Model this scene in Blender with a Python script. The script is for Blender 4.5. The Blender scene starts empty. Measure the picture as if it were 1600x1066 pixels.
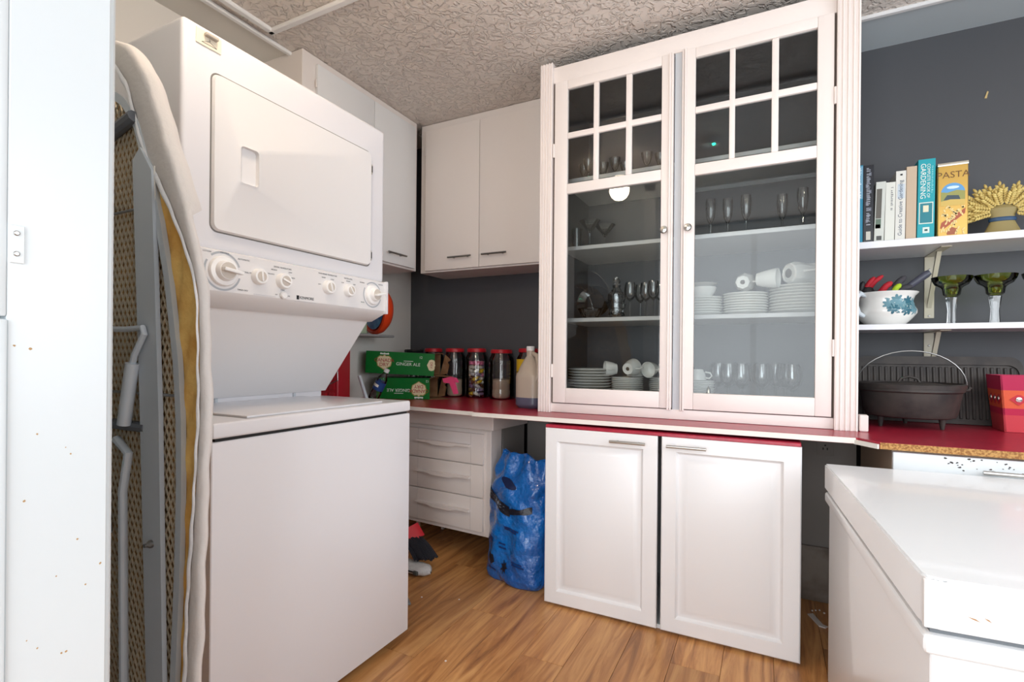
import bpy, bmesh, math, random
from mathutils import Matrix, Vector
random.seed(7)
R = math.radians
PI = math.pi
scene = bpy.context.scene
COL = scene.collection

# ------------------------------------------------------------------ camera, world, lights, exposure
def make_camera():
    yaw, pitch, roll = R(26.9), 0.0, R(0.5)
    fwd = Vector((-math.sin(yaw) * math.cos(pitch), math.cos(yaw) * math.cos(pitch), math.sin(pitch)))
    r0 = Vector((math.cos(yaw), math.sin(yaw), 0))
    u0 = r0.cross(fwd)
    right = r0 * math.cos(roll) + u0 * math.sin(roll)
    up = -r0 * math.sin(roll) + u0 * math.cos(roll)
    cd = bpy.data.cameras.new('camera')
    cd.sensor_width = 36.0
    cd.lens = 791.0 / 1600.0 * 36.0
    cd.shift_y = 23.0 / 1600.0
    cd.clip_start = 0.02
    o = bpy.data.objects.new('camera', cd)
    m = Matrix((right, up, -fwd)).transposed().to_4x4()
    m.translation = (0, 0, 1.09)
    o.matrix_world = m
    COL.objects.link(o)
    scene.camera = o
make_camera()

world = bpy.data.worlds.new('world')
scene.world = world
world.use_nodes = True
bg = world.node_tree.nodes['Background']
bg.inputs[0].default_value = (0.86, 0.93, 1.0, 1)
bg.inputs[1].default_value = 1.1

def area_light(name, loc, target, sx, sy, power, color):
    ld = bpy.data.lights.new(name, 'AREA')
    ld.shape = 'RECTANGLE'
    ld.size, ld.size_y = sx, sy
    ld.energy = power
    ld.color = color
    o = bpy.data.objects.new(name, ld)
    o.location = loc
    o.rotation_euler = (Vector(target) - Vector(loc)).to_track_quat('-Z', 'Z').to_euler()
    COL.objects.link(o)
    return o
# daylight in the right-hand window; front and hall lights are added unseen fills
area_light('window_daylight', (2.17, 1.15, 1.55), (0.0, 1.15, 1.45), 1.25, 1.2, 22, (0.90, 0.95, 1.0))
area_light('front_fill_light', (1.25, 0.40, 1.55), (0.75, 2.5, 1.2), 1.2, 1.2, 13, (0.92, 0.96, 1.0))  # added fill for surfaces facing the doorway wall; its window is made up
area_light('hall_fill_light', (-0.15, -1.375, 1.30), (-0.15, 1.0, 1.30), 1.5, 2.3, 40, (0.92, 0.96, 1.0))  # added frontal fill from behind the camera; its glazed door is made up
GLOBE_STRENGTH = 54.0

scene.view_settings.view_transform = 'Standard'
scene.view_settings.look = 'None'
scene.view_settings.gamma = 1.0
scene.view_settings.use_curve_mapping = False
scene.view_settings.exposure = 0.30
scene.cycles.transparent_max_bounces = 32
scene.cycles.max_bounces = 10

# ------------------------------------------------------------------ materials
def lin(c):
    return tuple(((v / 255.0) / 12.92 if v / 255.0 <= 0.04045 else ((v / 255.0 + 0.055) / 1.055) ** 2.4) for v in c)

MATS = {}
def mat(name, rgb, rough=0.5, metal=0.0, bump=None, var=None, coat=0.0, emit=None, spec=0.5, sheen=0.0):
    """bump=(scale, strength, distance); var=(scale, second_rgb, amount)"""
    if name in MATS:
        return MATS[name]
    m = bpy.data.materials.new(name)
    m.use_nodes = True
    nt = m.node_tree
    b = nt.nodes['Principled BSDF']
    col = lin(rgb) + (1,)
    b.inputs['Base Color'].default_value = col
    b.inputs['Roughness'].default_value = rough
    b.inputs['Metallic'].default_value = metal
    b.inputs['Specular IOR Level'].default_value = spec
    b.inputs['Coat Weight'].default_value = coat
    b.inputs['Sheen Weight'].default_value = sheen
    if emit:
        b.inputs['Emission Color'].default_value = lin(emit[0]) + (1,)
        b.inputs['Emission Strength'].default_value = emit[1]
    tc = None
    def coords():
        nonlocal tc
        if tc is None:
            tc = nt.nodes.new('ShaderNodeTexCoord')
        return tc.outputs['Object']
    if var:
        n = nt.nodes.new('ShaderNodeTexNoise')
        n.inputs['Scale'].default_value = var[0]
        n.inputs['Detail'].default_value = 5
        nt.links.new(coords(), n.inputs['Vector'])
        r = nt.nodes.new('ShaderNodeValToRGB')
        r.color_ramp.elements[0].position = 0.5 - 0.25 / max(var[2], 0.01) * 0.5
        r.color_ramp.elements[1].position = min(1.0, 0.5 + 0.25 / max(var[2], 0.01) * 0.5)
        r.color_ramp.elements[0].color = col
        r.color_ramp.elements[1].color = lin(var[1]) + (1,)
        nt.links.new(n.outputs['Fac'], r.inputs['Fac'])
        nt.links.new(r.outputs['Color'], b.inputs['Base Color'])
    if bump:
        n = nt.nodes.new('ShaderNodeTexNoise')
        n.inputs['Scale'].default_value = bump[0]
        n.inputs['Detail'].default_value = 4
        nt.links.new(coords(), n.inputs['Vector'])
        bp = nt.nodes.new('ShaderNodeBump')
        bp.inputs['Strength'].default_value = bump[1]
        bp.inputs['Distance'].default_value = bump[2]
        nt.links.new(n.outputs['Fac'], bp.inputs['Height'])
        nt.links.new(bp.outputs['Normal'], b.inputs['Normal'])
    MATS[name] = m
    return m

def mat_glass(name, tint, ior=1.5, extra=0.0, rough=0.0):
    if name in MATS:
        return MATS[name]
    m = bpy.data.materials.new(name)
    m.use_nodes = True
    nt = m.node_tree
    nt.nodes.remove(nt.nodes['Principled BSDF'])
    out = nt.nodes['Material Output']
    tr = nt.nodes.new('ShaderNodeBsdfTransparent')
    tr.inputs[0].default_value = tuple(tint) + (1,)
    gl = nt.nodes.new('ShaderNodeBsdfGlossy')
    gl.inputs['Roughness'].default_value = rough
    fr = nt.nodes.new('ShaderNodeFresnel')
    fr.inputs[0].default_value = ior
    ad = nt.nodes.new('ShaderNodeMath')
    ad.operation = 'ADD'
    ad.use_clamp = True
    ad.inputs[1].default_value = extra
    mx = nt.nodes.new('ShaderNodeMixShader')
    nt.links.new(fr.outputs[0], ad.inputs[0])
    nt.links.new(ad.outputs[0], mx.inputs[0])
    nt.links.new(tr.outputs[0], mx.inputs[1])
    nt.links.new(gl.outputs[0], mx.inputs[2])
    nt.links.new(mx.outputs[0], out.inputs[0])
    MATS[name] = m
    return m

def mat_planks():
    m = bpy.data.materials.new('laminate_oak')
    m.use_nodes = True
    nt = m.node_tree
    b = nt.nodes['Principled BSDF']
    b.inputs['Roughness'].default_value = 0.33
    oi = nt.nodes.new('ShaderNodeObjectInfo')
    tc = nt.nodes.new('ShaderNodeTexCoord')
    off = nt.nodes.new('ShaderNodeVectorMath'); off.operation = 'ADD'
    sc = nt.nodes.new('ShaderNodeVectorMath'); sc.operation = 'MULTIPLY'
    sc.inputs[1].default_value = (19.0, 1.6, 5.0)
    comb = nt.nodes.new('ShaderNodeCombineXYZ')
    mul = nt.nodes.new('ShaderNodeMath'); mul.operation = 'MULTIPLY'; mul.inputs[1].default_value = 40
    nt.links.new(oi.outputs['Random'], mul.inputs[0])
    for i in range(3):
        nt.links.new(mul.outputs[0], comb.inputs[i])
    nt.links.new(tc.outputs['Object'], sc.inputs[0])
    nt.links.new(sc.outputs[0], off.inputs[0])
    nt.links.new(comb.outputs[0], off.inputs[1])
    n1 = nt.nodes.new('ShaderNodeTexNoise')
    n1.inputs['Scale'].default_value = 1.0; n1.inputs['Detail'].default_value = 8
    n1.inputs['Roughness'].default_value = 0.62; n1.inputs['Distortion'].default_value = 1.2
    nt.links.new(off.outputs[0], n1.inputs['Vector'])
    ramp = nt.nodes.new('ShaderNodeValToRGB')
    e = ramp.color_ramp.elements
    e[0].position, e[0].color = 0.30, lin((136, 88, 50)) + (1,)
    e[1].position, e[1].color = 0.72, lin((226, 172, 110)) + (1,)
    k = ramp.color_ramp.elements.new(0.46); k.color = lin((188, 130, 76)) + (1,)
    k = ramp.color_ramp.elements.new(0.56); k.color = lin((208, 152, 94)) + (1,)
    nt.links.new(n1.outputs['Fac'], ramp.inputs['Fac'])
    hs = nt.nodes.new('ShaderNodeHueSaturation')
    mr = nt.nodes.new('ShaderNodeMapRange')
    mr.inputs['To Min'].default_value = 0.82; mr.inputs['To Max'].default_value = 1.10
    nt.links.new(oi.outputs['Random'], mr.inputs[0])
    nt.links.new(mr.outputs[0], hs.inputs['Value'])
    nt.links.new(ramp.outputs['Color'], hs.inputs['Color'])
    nt.links.new(hs.outputs['Color'], b.inputs['Base Color'])
    MATS['laminate_oak'] = m
    return m

def mat_ceiling():
    m = bpy.data.materials.new('stippled_plaster')
    m.use_nodes = True
    nt = m.node_tree
    b = nt.nodes['Principled BSDF']
    b.inputs['Base Color'].default_value = lin((224, 214, 205)) + (1,)
    b.inputs['Roughness'].default_value = 0.42
    tc = nt.nodes.new('ShaderNodeTexCoord')
    n = nt.nodes.new('ShaderNodeTexNoise')
    n.inputs['Scale'].default_value = 24; n.inputs['Detail'].default_value = 3; n.inputs['Distortion'].default_value = 1.4
    nt.links.new(tc.outputs['Object'], n.inputs['Vector'])
    rp = nt.nodes.new('ShaderNodeValToRGB')
    rp.color_ramp.elements[0].position = 0.44
    rp.color_ramp.elements[1].position = 0.56
    nt.links.new(n.outputs['Fac'], rp.inputs['Fac'])
    bp = nt.nodes.new('ShaderNodeBump')
    bp.inputs['Strength'].default_value = 0.8
    bp.inputs['Distance'].default_value = 0.010
    nt.links.new(rp.outputs['Color'], bp.inputs['Height'])
    nt.links.new(bp.outputs['Normal'], b.inputs['Normal'])
    MATS['stippled_plaster'] = m
    return m

mat_planks(); mat_ceiling()
APPL = mat('appliance_enamel', (228, 227, 231), 0.28, coat=0.3)
APPL_PANEL = mat('appliance_panel', (232, 230, 230), 0.35)
GAP = mat('gap_black', (28, 27, 27), 0.8)
WHITE = mat('brushed_white_paint', (232, 224, 219), 0.42, bump=(90, 0.12, 0.002))
WHITE2 = mat('satin_white_paint', (232, 232, 232), 0.35, bump=(60, 0.06, 0.002))
HUTCHW = mat('old_cream_paint', (236, 226, 221), 0.4, bump=(70, 0.15, 0.002))
JAMBW = mat('gloss_white_paint', (222, 229, 232), 0.3, bump=(40, 0.08, 0.002))
FOIL = mat('thermofoil_white', (236, 235, 236), 0.32, bump=(300, 0.05, 0.0006))
DARK = mat('charcoal_wall_paint', (76, 77, 81), 0.55, bump=(160, 0.08, 0.001))
PALE = mat('pale_grey_wall_paint', (222, 217, 210), 0.6, bump=(160, 0.08, 0.001))
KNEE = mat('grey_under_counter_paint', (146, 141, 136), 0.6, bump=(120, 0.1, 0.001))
BLUEGREY = mat('blue_grey_wall_paint', (188, 198, 203), 0.6)
TANPANEL = mat('tan_cabinet_side', (172, 156, 134), 0.6)
STRIPW = mat('ceiling_smooth_paint', (212, 208, 200), 0.5)
RED = mat('red_laminate', (176, 40, 62), 0.28, var=(60, (160, 34, 56), 1.0))
CHIP = mat('chipboard_edge', (193, 146, 86), 0.8, bump=(260, 0.5, 0.002), var=(150, (146, 98, 52), 1.6))
STEEL = mat('brushed_steel', (150, 148, 145), 0.32, 1.0)
CHROME = mat('chrome', (225, 225, 225), 0.12, 1.0)
NICKEL = mat('satin_nickel', (190, 188, 184), 0.28, 1.0)
GREYMETAL = mat('grey_painted_metal', (196, 203, 210), 0.35, 0.1)
DARKMETAL = mat('dark_grey_metal', (96, 100, 106), 0.45, 0.1)
BLACKP = mat('black_plastic', (24, 24, 26), 0.45)
CASTIRON = mat('cast_iron', (50, 46, 45), 0.55, 0.25, bump=(180, 0.3, 0.001), var=(12, (70, 64, 60), 1.0))
CHINA = mat('white_china', (240, 238, 232), 0.15, coat=0.4)
PANE = mat_glass('window_pane_glass', (0.93, 0.95, 0.95), 1.45, 0.0)
GLASSW = mat_glass('clear_glassware', (0.975, 0.98, 0.98), 1.45, 0.04)
JARGLASS = mat_glass('clear_jar_plastic', (0.97, 0.97, 0.965), 1.4, 0.02)
GREENG = mat_glass('green_glass', (0.74, 0.82, 0.34), 1.45, 0.04)

# ------------------------------------------------------------------ mesh helpers
def NB():
    return bmesh.new()

def box(bm, a, b, bev=0.0, seg=2, M=None):
    """box between corners a and b, bevelled"""
    a, b = Vector(a), Vector(b)
    c, s = (a + b) / 2, b - a
    r = bmesh.ops.create_cube(bm, size=1.0, matrix=Matrix.Translation(c) @ Matrix.Diagonal((abs(s.x), abs(s.y), abs(s.z), 1)))
    vs = r['verts']
    if bev > 0:
        es = set()
        for v in vs:
            es.update(v.link_edges)
        rr = bmesh.ops.bevel(bm, geom=list(es), offset=bev, segments=seg, affect='EDGES', profile=0.6)
        vs = list({v for f in rr['faces'] for v in f.verts} | {v for v in vs if v.is_valid})
    if M is not None:
        bmesh.ops.transform(bm, matrix=M, verts=vs)
    return vs

def lathe(bm, prof, seg=32, M=None, caps=(True, True), a0=0.0, a1=2 * PI):
    """prof = list of (r, z); revolve about z"""
    full = abs(a1 - a0 - 2 * PI) < 1e-6
    n = seg if full else seg + 1
    rings = []
    for r, z in prof:
        ring = []
        for i in range(n):
            t = a0 + (a1 - a0) * i / seg
            p = Vector((r * math.cos(t), r * math.sin(t), z))
            ring.append(bm.verts.new(M @ p if M is not None else p))
        rings.append(ring)
    for k in range(len(rings) - 1):
        A, Bq = rings[k], rings[k + 1]
        for i in range(n if full else n - 1):
            j = (i + 1) % n
            bm.faces.new((A[i], A[j], Bq[j], Bq[i]))
    if full and caps[0] and prof[0][0] > 1e-5:
        bm.faces.new(list(reversed(rings[0])))
    if full and caps[1] and prof[-1][0] > 1e-5:
        bm.faces.new(rings[-1])
    return rings

def tube(bm, pts, r, seg=10, caps=True, closed=False, radii=None, M=None):
    pts = [Vector(p) for p in pts]
    if M is not None:
        pts = [M @ p for p in pts]
    n = len(pts)
    rings = []
    prev = None
    for i, p in enumerate(pts):
        if closed:
            d = pts[(i + 1) % n] - pts[i - 1]
        else:
            d = pts[min(i + 1, n - 1)] - pts[max(i - 1, 0)]
        d.normalize()
        if prev is None:
            ref = Vector((0, 0, 1)) if abs(d.z) < 0.9 else Vector((1, 0, 0))
            u = d.cross(ref).normalized()
        else:
            u = (prev - d * prev.dot(d)).normalized()
        prev = u
        w = d.cross(u)
        rr = radii[i] if radii else r
        rings.append([bm.verts.new(p + (u * math.cos(2 * PI * k / seg) + w * math.sin(2 * PI * k / seg)) * rr) for k in range(seg)])
    m = n if closed else n - 1
    for i in range(m):
        A, Bq = rings[i], rings[(i + 1) % n]
        for k in range(seg):
            j = (k + 1) % seg
            bm.faces.new((A[k], A[j], Bq[j], Bq[k]))
    if caps and not closed:
        bm.faces.new(list(reversed(rings[0])))
        bm.faces.new(rings[-1])

def prism(bm, poly, vec, M=None):
    """extrude polygon (list of 3d points) along vec"""
    vec = Vector(vec)
    P = [Vector(p) for p in poly]
    Q = [p + vec for p in P]
    if M is not None:
        P = [M @ p for p in P]; Q = [M @ q for q in Q]
    a = [bm.verts.new(p) for p in P]
    b = [bm.verts.new(q) for q in Q]
    n = len(a)
    bm.faces.new(list(reversed(a)))
    bm.faces.new(b)
    for i in range(n):
        j = (i + 1) % n
        bm.faces.new((a[i], a[j], b[j], b[i]))

def grid(bm, f, nu, nv, closed_u=False):
    """surface from f(u,v) with u,v in 0..1"""
    V = [[bm.verts.new(Vector(f(i / (nu if closed_u else nu - 1), j / (nv - 1)))) for i in range(nu)] for j in range(nv)]
    for j in range(nv - 1):
        for i in range(nu if closed_u else nu - 1):
            k = (i + 1) % nu
            bm.faces.new((V[j][i], V[j][k], V[j + 1][k], V[j + 1][i]))
    return V

def rect_loft(bm, w, h, rings, back):
    """door face in the xz plane facing -y; rings=(inset, depth_y) from the outer edge in; back = y of the back face"""
    L = []
    for ins, y in [(0.0, back)] + list(rings):
        L.append([bm.verts.new((ins, y, ins)), bm.verts.new((w - ins, y, ins)), bm.verts.new((w - ins, y, h - ins)), bm.verts.new((ins, y, h - ins))])
    for k in range(len(L) - 1):
        for i in range(4):
            j = (i + 1) % 4
            bm.faces.new((L[k][i], L[k][j], L[k + 1][j], L[k + 1][i]))
    bm.faces.new(L[-1])
    bm.faces.new(list(reversed(L[0])))

def finish(bm, smooth=35):
    bmesh.ops.recalc_face_normals(bm, faces=bm.faces[:])
    me = bpy.data.meshes.new('mesh')
    bm.to_mesh(me)
    bm.free()
    if smooth:
        me.shade_smooth()
        me.set_sharp_from_angle(angle=R(smooth))
    return me

def link(name, me, parent=None):
    o = bpy.data.objects.new(name, me)
    if me is not None:
        me.name = name
    COL.objects.link(o)
    if parent is not None:
        o.parent = parent
    return o

def WM(o):
    """world matrix from the objects' own transforms"""
    m = Matrix.LocRotScale(o.location, o.rotation_euler, o.scale)
    return WM(o.parent) @ m if o.parent else m

def part(name, bm, m, parent, world=False, smooth=35, label=None):
    """a mesh under its thing; world=True when the shape was laid out in room coordinates"""
    me = finish(bm, smooth) if isinstance(bm, bmesh.types.BMesh) else bm
    if world:
        me.transform(WM(parent).inverted())
    o = link(name, me, parent)
    if not me.materials:
        me.materials.append(m)
    if label:
        o['label'] = label
    return o

def thing(name, label, cat, loc=(0, 0, 0), rotz=0.0, group=None):
    o = bpy.data.objects.new(name, None)
    o.empty_display_size = 0.05
    COL.objects.link(o)
    o.location = loc
    o.rotation_euler = (0, 0, rotz)
    tag(o, label, cat, group)
    return o

def tag(o, label, cat, group=None):
    o['label'] = label
    o['category'] = cat
    if group:
        o['group'] = group
    return o

def single(name, bm, m, label, cat, group=None, smooth=35, loc=None):
    """a thing that is one mesh laid out in room coordinates; its origin goes to its base"""
    me = finish(bm, smooth) if isinstance(bm, bmesh.types.BMesh) else bm
    if loc is None:
        xs = [v.co.x for v in me.vertices]; ys = [v.co.y for v in me.vertices]; zs = [v.co.z for v in me.vertices]
        c = Vector(((min(xs) + max(xs)) / 2, (min(ys) + max(ys)) / 2, min(zs)))
        me.transform(Matrix.Translation(-c))
    else:
        c = Vector(loc)
    o = link(name, me)
    o.location = c
    if not me.materials:
        me.materials.append(m)
    return tag(o, label, cat, group)

def struct(name, bm, m, parent=None, smooth=35, label=None):
    me = finish(bm, smooth)
    o = link(name, me, parent)
    me.materials.append(m)
    o['kind'] = 'structure'
    if label:
        o['label'] = label
    return o

def dup(root, loc, rotz=0.0, label=None, group=None):
    r = root.copy()
    COL.objects.link(r)
    r.location = loc
    r.rotation_euler = (0, 0, rotz)
    if label: r['label'] = label
    if group: r['group'] = group
    for ch in list(root.children):
        c = ch.copy(); COL.objects.link(c); c.parent = r
        for g in list(ch.children):
            d = g.copy(); COL.objects.link(d); d.parent = c
    return r

def text_mesh(body, size, depth=0.0006, align='CENTER', shear=0.0, spacing=1.0):
    cu = bpy.data.curves.new('text', 'FONT')
    cu.body = body
    cu.size = size
    cu.extrude = depth
    cu.align_x = align
    cu.align_y = 'CENTER'
    cu.shear = shear
    cu.space_character = spacing
    cu.resolution_u = 3
    o = bpy.data.objects.new('text', cu)
    COL.objects.link(o)
    bpy.context.view_layer.update()
    me = bpy.data.meshes.new_from_object(o.evaluated_get(bpy.context.evaluated_depsgraph_get()))
    bpy.data.objects.remove(o)
    bpy.data.curves.remove(cu)
    return me

def frame_matrix(origin, xdir, ydir):
    x = Vector(xdir).normalized(); y = Vector(ydir).normalized(); z = x.cross(y)
    m = Matrix((x, y, z)).transposed().to_4x4()
    m.translation = origin
    return m

def lettering(body, size, origin, xdir, ydir, m, parent, name='lettering', **kw):
    me = text_mesh(body, size, **kw)
    me.transform(frame_matrix(origin, xdir, ydir))
    o = link(name, me, parent)
    me.materials.clear(); me.materials.append(m)
    return o

def RZ(a): return Matrix.Rotation(a, 4, 'Z')
def T(*v): return Matrix.Translation(v)

# ------------------------------------------------------------------ the setting
XL, YB, ZC, XR, YF = -2.286, 2.90, 2.556, 2.22, 0.365
JX = -0.80
CT = 0.819            # counter top height

# floor: each plank a board of its own
b = NB(); box(b, (XL - 0.1, -1.5, -0.06), (XR + 0.1, YB + 0.1, -0.008)); 
floor = struct('floor', b, mat('floor_underlay', (90, 62, 40), 0.9))
plank_w, plank_l = 0.165, 1.21
pb = NB(); box(pb, (-plank_w / 2 + 0.0006, -plank_l / 2 + 0.0006, -0.008), (plank_w / 2 - 0.0006, plank_l / 2 - 0.0006, 0.0), 0.0007, 1)
pm = finish(pb, 0); pm.materials.append(MATS['laminate_oak'])
i = 0
x = XL + plank_w / 2
while x < XR:
    y = -1.5 + [0.1, 0.55, 0.95, 0.35, 0.75][i % 5] - plank_l / 2
    while y < YB + 0.5:
        y0, y1 = max(y - plank_l / 2, -1.5), min(y + plank_l / 2, YB)
        if y1 - y0 > 0.05:
            o = link('plank', pm, floor)
            o.location = (x, (y0 + y1) / 2, 0)
            o.scale = (1, (y1 - y0) / plank_l, 1)
        y += plank_l
    x += plank_w; i += 1

b = NB(); box(b, (XL - 0.1, -1.5, ZC), (XR + 0.1, YB + 0.1, ZC + 0.06))
ceiling = struct('ceiling', b, MATS['stippled_plaster'])
# smooth margins and battens of the ceiling
b = NB(); box(b, (XL, YF, ZC - 0.004), (-2.09, YB, ZC)); part('margin_board', b, STRIPW, ceiling)
b = NB(); box(b, (0.30, 2.62, ZC - 0.004), (XR, YB, ZC)); part('margin_board', b, BLUEGREY, ceiling)
for a, c in (((-2.10, YF, ZC - 0.016), (-2.075, 1.72, ZC)), ((-2.03, YF, ZC - 0.018), (-2.0, 1.555, ZC)),
             ((-2.03, 1.53, ZC - 0.018), (1.6, 1.56, ZC)), ((0.31, 2.60, ZC - 0.016), (XR, 2.625, ZC))):
    b = NB(); box(b, a, c, 0.004, 1); part('batten', b, WHITE2, ceiling)

b = NB(); box(b, (XL - 0.1, YB, 0), (XR + 0.1, YB + 0.1, ZC)); struct('wall_back', b, DARK)
b = NB(); box(b, (XL - 0.1, YF, 0), (XL, YB, ZC)); struct('wall_left', b, PALE)
# right wall with a window opening
b = NB()
box(b, (XR, YF, 0), (XR + 0.1, 0.5, ZC)); box(b, (XR, 1.8, 0), (XR + 0.1, YB, ZC))
box(b, (XR, 0.5, 0), (XR + 0.1, 1.8, 0.92)); box(b, (XR, 0.5, 2.18), (XR + 0.1, 1.8, ZC))
struct('wall_right', b, BLUEGREY)
b = NB()
for a, c in (((XR - 0.02, 0.42, 0.84), (XR, 0.5, 2.26)), ((XR - 0.02, 1.8, 0.84), (XR, 1.88, 2.26)),
             ((XR - 0.02, 0.5, 2.18), (XR, 1.8, 2.26)), ((XR - 0.04, 0.42, 0.84), (XR, 1.88, 0.92)),
             ((XR + 0.03, 1.13, 0.92), (XR + 0.06, 1.17, 2.18)), ((XR + 0.03, 0.5, 1.53), (XR + 0.06, 1.8, 1.57))):
    box(b, a, c, 0.004, 1)
struct('window_1', b, JAMBW)
# doorway wall between hall and room, with the jamb the photograph looks past
b = NB()
box(b, (XL, 0.262, 0), (JX - 0.02, YF, ZC)); box(b, (0.42, 0.262, 0), (0.65, YF, ZC)); box(b, (1.85, 0.262, 0), (XR, YF, ZC)); box(b, (0.65, 0.262, 0), (1.85, YF, 0.95)); box(b, (0.65, 0.262, 2.15), (1.85, YF, ZC)); box(b, (JX - 0.02, 0.262, 2.44), (0.42, YF, ZC))
struct('wall_front', b, BLUEGREY)
b = NB(); box(b, (JX - 0.02, 0.262, 0), (JX, YF, 2.44), 0.0015, 1)
jamb = struct('door_1', b, JAMBW, label='white gloss painted door jamb with an old hinge leaf')
b = NB(); box(b, (JX - 0.001, 0.2635, 1.195), (JX + 0.0022, 0.277, 1.240), 0.0006, 1)
hl = part('hinge_leaf', b, mat('painted_hinge', (222, 228, 230), 0.35), jamb)
for z in (1.206, 1.2305):
    b = NB(); lathe(b, [(0.0030, 0), (0.0030, 0.0008), (0.0022, 0.0014), (0.0, 0.0014)], 12, frame_matrix((JX + 0.0022, 0.2695, z), (0, 1, 0), (0, 0, 1)))
    part('screw', b, STEEL, hl)
b = NB(); box(b, (JX - 0.075, 0.240, 0), (JX + 0.0035, 0.262, 1.128), 0.003, 2)
struct('trim_1', b, JAMBW)
b = NB(); box(b, (JX - 0.075, 0.240, 1.131), (JX + 0.0005, 0.262, 2.48), 0.003, 2)
struct('trim_2', b, JAMBW)
b = NB(); box(b, (0.40, 0.262, 0), (0.42, YF, 2.44), 0.0015, 1); struct('door_2', b, JAMBW)
b = NB(); box(b, (JX, 0.262, 2.42), (0.40, YF, 2.44)); struct('trim_3', b, JAMBW)
b = NB()
for a, c in (((0.57, YF, 0.87), (0.65, YF + 0.02, 2.23)), ((1.85, YF, 0.87), (1.93, YF + 0.02, 2.23)), ((0.65, YF, 2.15), (1.85, YF + 0.02, 2.23)), ((0.57, YF, 0.87), (1.93, YF + 0.035, 0.95)), ((1.23, 0.30, 0.95), (1.27, 0.33, 2.15))):
    box(b, a, c, 0.004, 1)
struct('added_window_2', b, JAMBW)  # unseen window made up to house the added front fill
rgj = random.Random(9)
b = NB()
for k in range(16):
    cy_, cz_, sz_ = rgj.uniform(0.268, 0.360), rgj.uniform(0.62, 1.12), rgj.uniform(0.0006, 0.0017)
    prism(b, [(JX, cy_ + sz_ * math.cos(R(a)) * rgj.uniform(0.7, 1.3), cz_ + sz_ * math.sin(R(a)) * rgj.uniform(0.7, 1.5)) for a in range(0, 360, 60)], (0.0003, 0, 0))
pcj = part('paint_chips', b, mat('bare_wood_chip', (186, 150, 104), 0.8), jamb); pcj['kind'] = 'stuff'
# room-side casing of the doorway (seen mirrored in the cabinet glass)
b = NB()
box(b, (JX - 0.12, YF, 0), (JX - 0.024, YF + 0.018, 2.5), 0.004, 1); box(b, (0.40, YF, 0), (0.51, YF + 0.018, 2.5), 0.004, 1)
box(b, (JX - 0.12, YF, 2.44), (0.51, YF + 0.018, 2.55), 0.004, 1)
struct('trim_4', b, JAMBW)
# hall behind the doorway
b = NB()
for p, q in (((XL, -1.5, 0), (-0.92, -1.4, ZC)), ((0.62, -1.5, 0), (XR, -1.4, ZC)), ((-0.92, -1.5, 2.46), (0.62, -1.4, ZC)), ((-0.92, -1.5, 0), (0.62, -1.4, 0.13))):
    box(b, p, q)
struct('wall_hall', b, BLUEGREY)
b = NB()   # unseen door frame, made up to go round the added hall fill light
for p, q in (((-0.98, -1.4, 0.13), (-0.90, -1.38, 2.52)), ((0.60, -1.4, 0.13), (0.68, -1.38, 2.52)), ((-0.98, -1.4, 2.45), (0.68, -1.38, 2.53)), ((-0.18, -1.47, 0.13), (-0.12, -1.43, 2.46))):
    box(b, p, q, 0.004, 1)
struct('added_door_frame', b, JAMBW)

# low wall under the counter with a tall baseboard
KX0, KX1, KY = -1.245, 0.345, 2.66
b = NB(); box(b, (KX0, KY, 0.0), (KX1, KY + 0.06, 0.797)); knee = struct('wall_under_counter', b, KNEE)
b = NB(); box(b, (0.085, KY - 0.016, 0.0), (KX1, KY, 0.245), 0.004, 2); struct('baseboard_back', b, mat('scuffed_baseboard', (150, 140, 130), 0.6, bump=(40, 0.2, 0.002), var=(9, (120, 108, 98), 1.2)))
outl = thing('wall_outlet', 'grey painted three-hole socket plate on the low wall under the counter', 'outlet', (0.228, KY, 0.655))
b = NB(); box(b, (-0.033, -0.006, 0.0), (0.033, 0.0, 0.07), 0.002, 2); part('cover_plate', b, KNEE, outl)
for dx, dz, w, h in ((0.0, 0.046, 0.006, 0.006), (-0.008, 0.031, 0.004, 0.010), (0.008, 0.031, 0.004, 0.010)):
    b = NB(); box(b, (dx - w / 2, -0.0068, dz - h / 2), (dx + w / 2, -0.0058, dz + h / 2)); part('slot', b, GAP, outl)

# small chips of old paint on the dark wall
for (x, z, s, lab) in ((0.836, 2.245, 0.018, 'small flake of gilt paint peeling off the charcoal wall'),
                       (0.372, 2.005, 0.016, 'cream triangular paper scrap stuck to charcoal wall above the books')):
    b = NB()
    if s > 0.017:
        pts = [(x - .006, z - .014), (x + .002, z - .015), (x + .004, z - .002), (x + .008, z + .012), (x + .003, z + .016), (x - .001, z + .003)]
    else:
        pts = [(x - .011, z - .012), (x + .011, z - .010), (x + .001, z + .014)]
    prism(b, [(px, YB - 0.003, pz) for px, pz in pts], (0, 0.0028, 0))
    single('paint_chip' if s > 0.017 else 'paper_scrap', b, mat('gilt_flake', (202, 176, 120), 0.5), lab, 'paint chip' if s > 0.017 else 'paper scrap')

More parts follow.
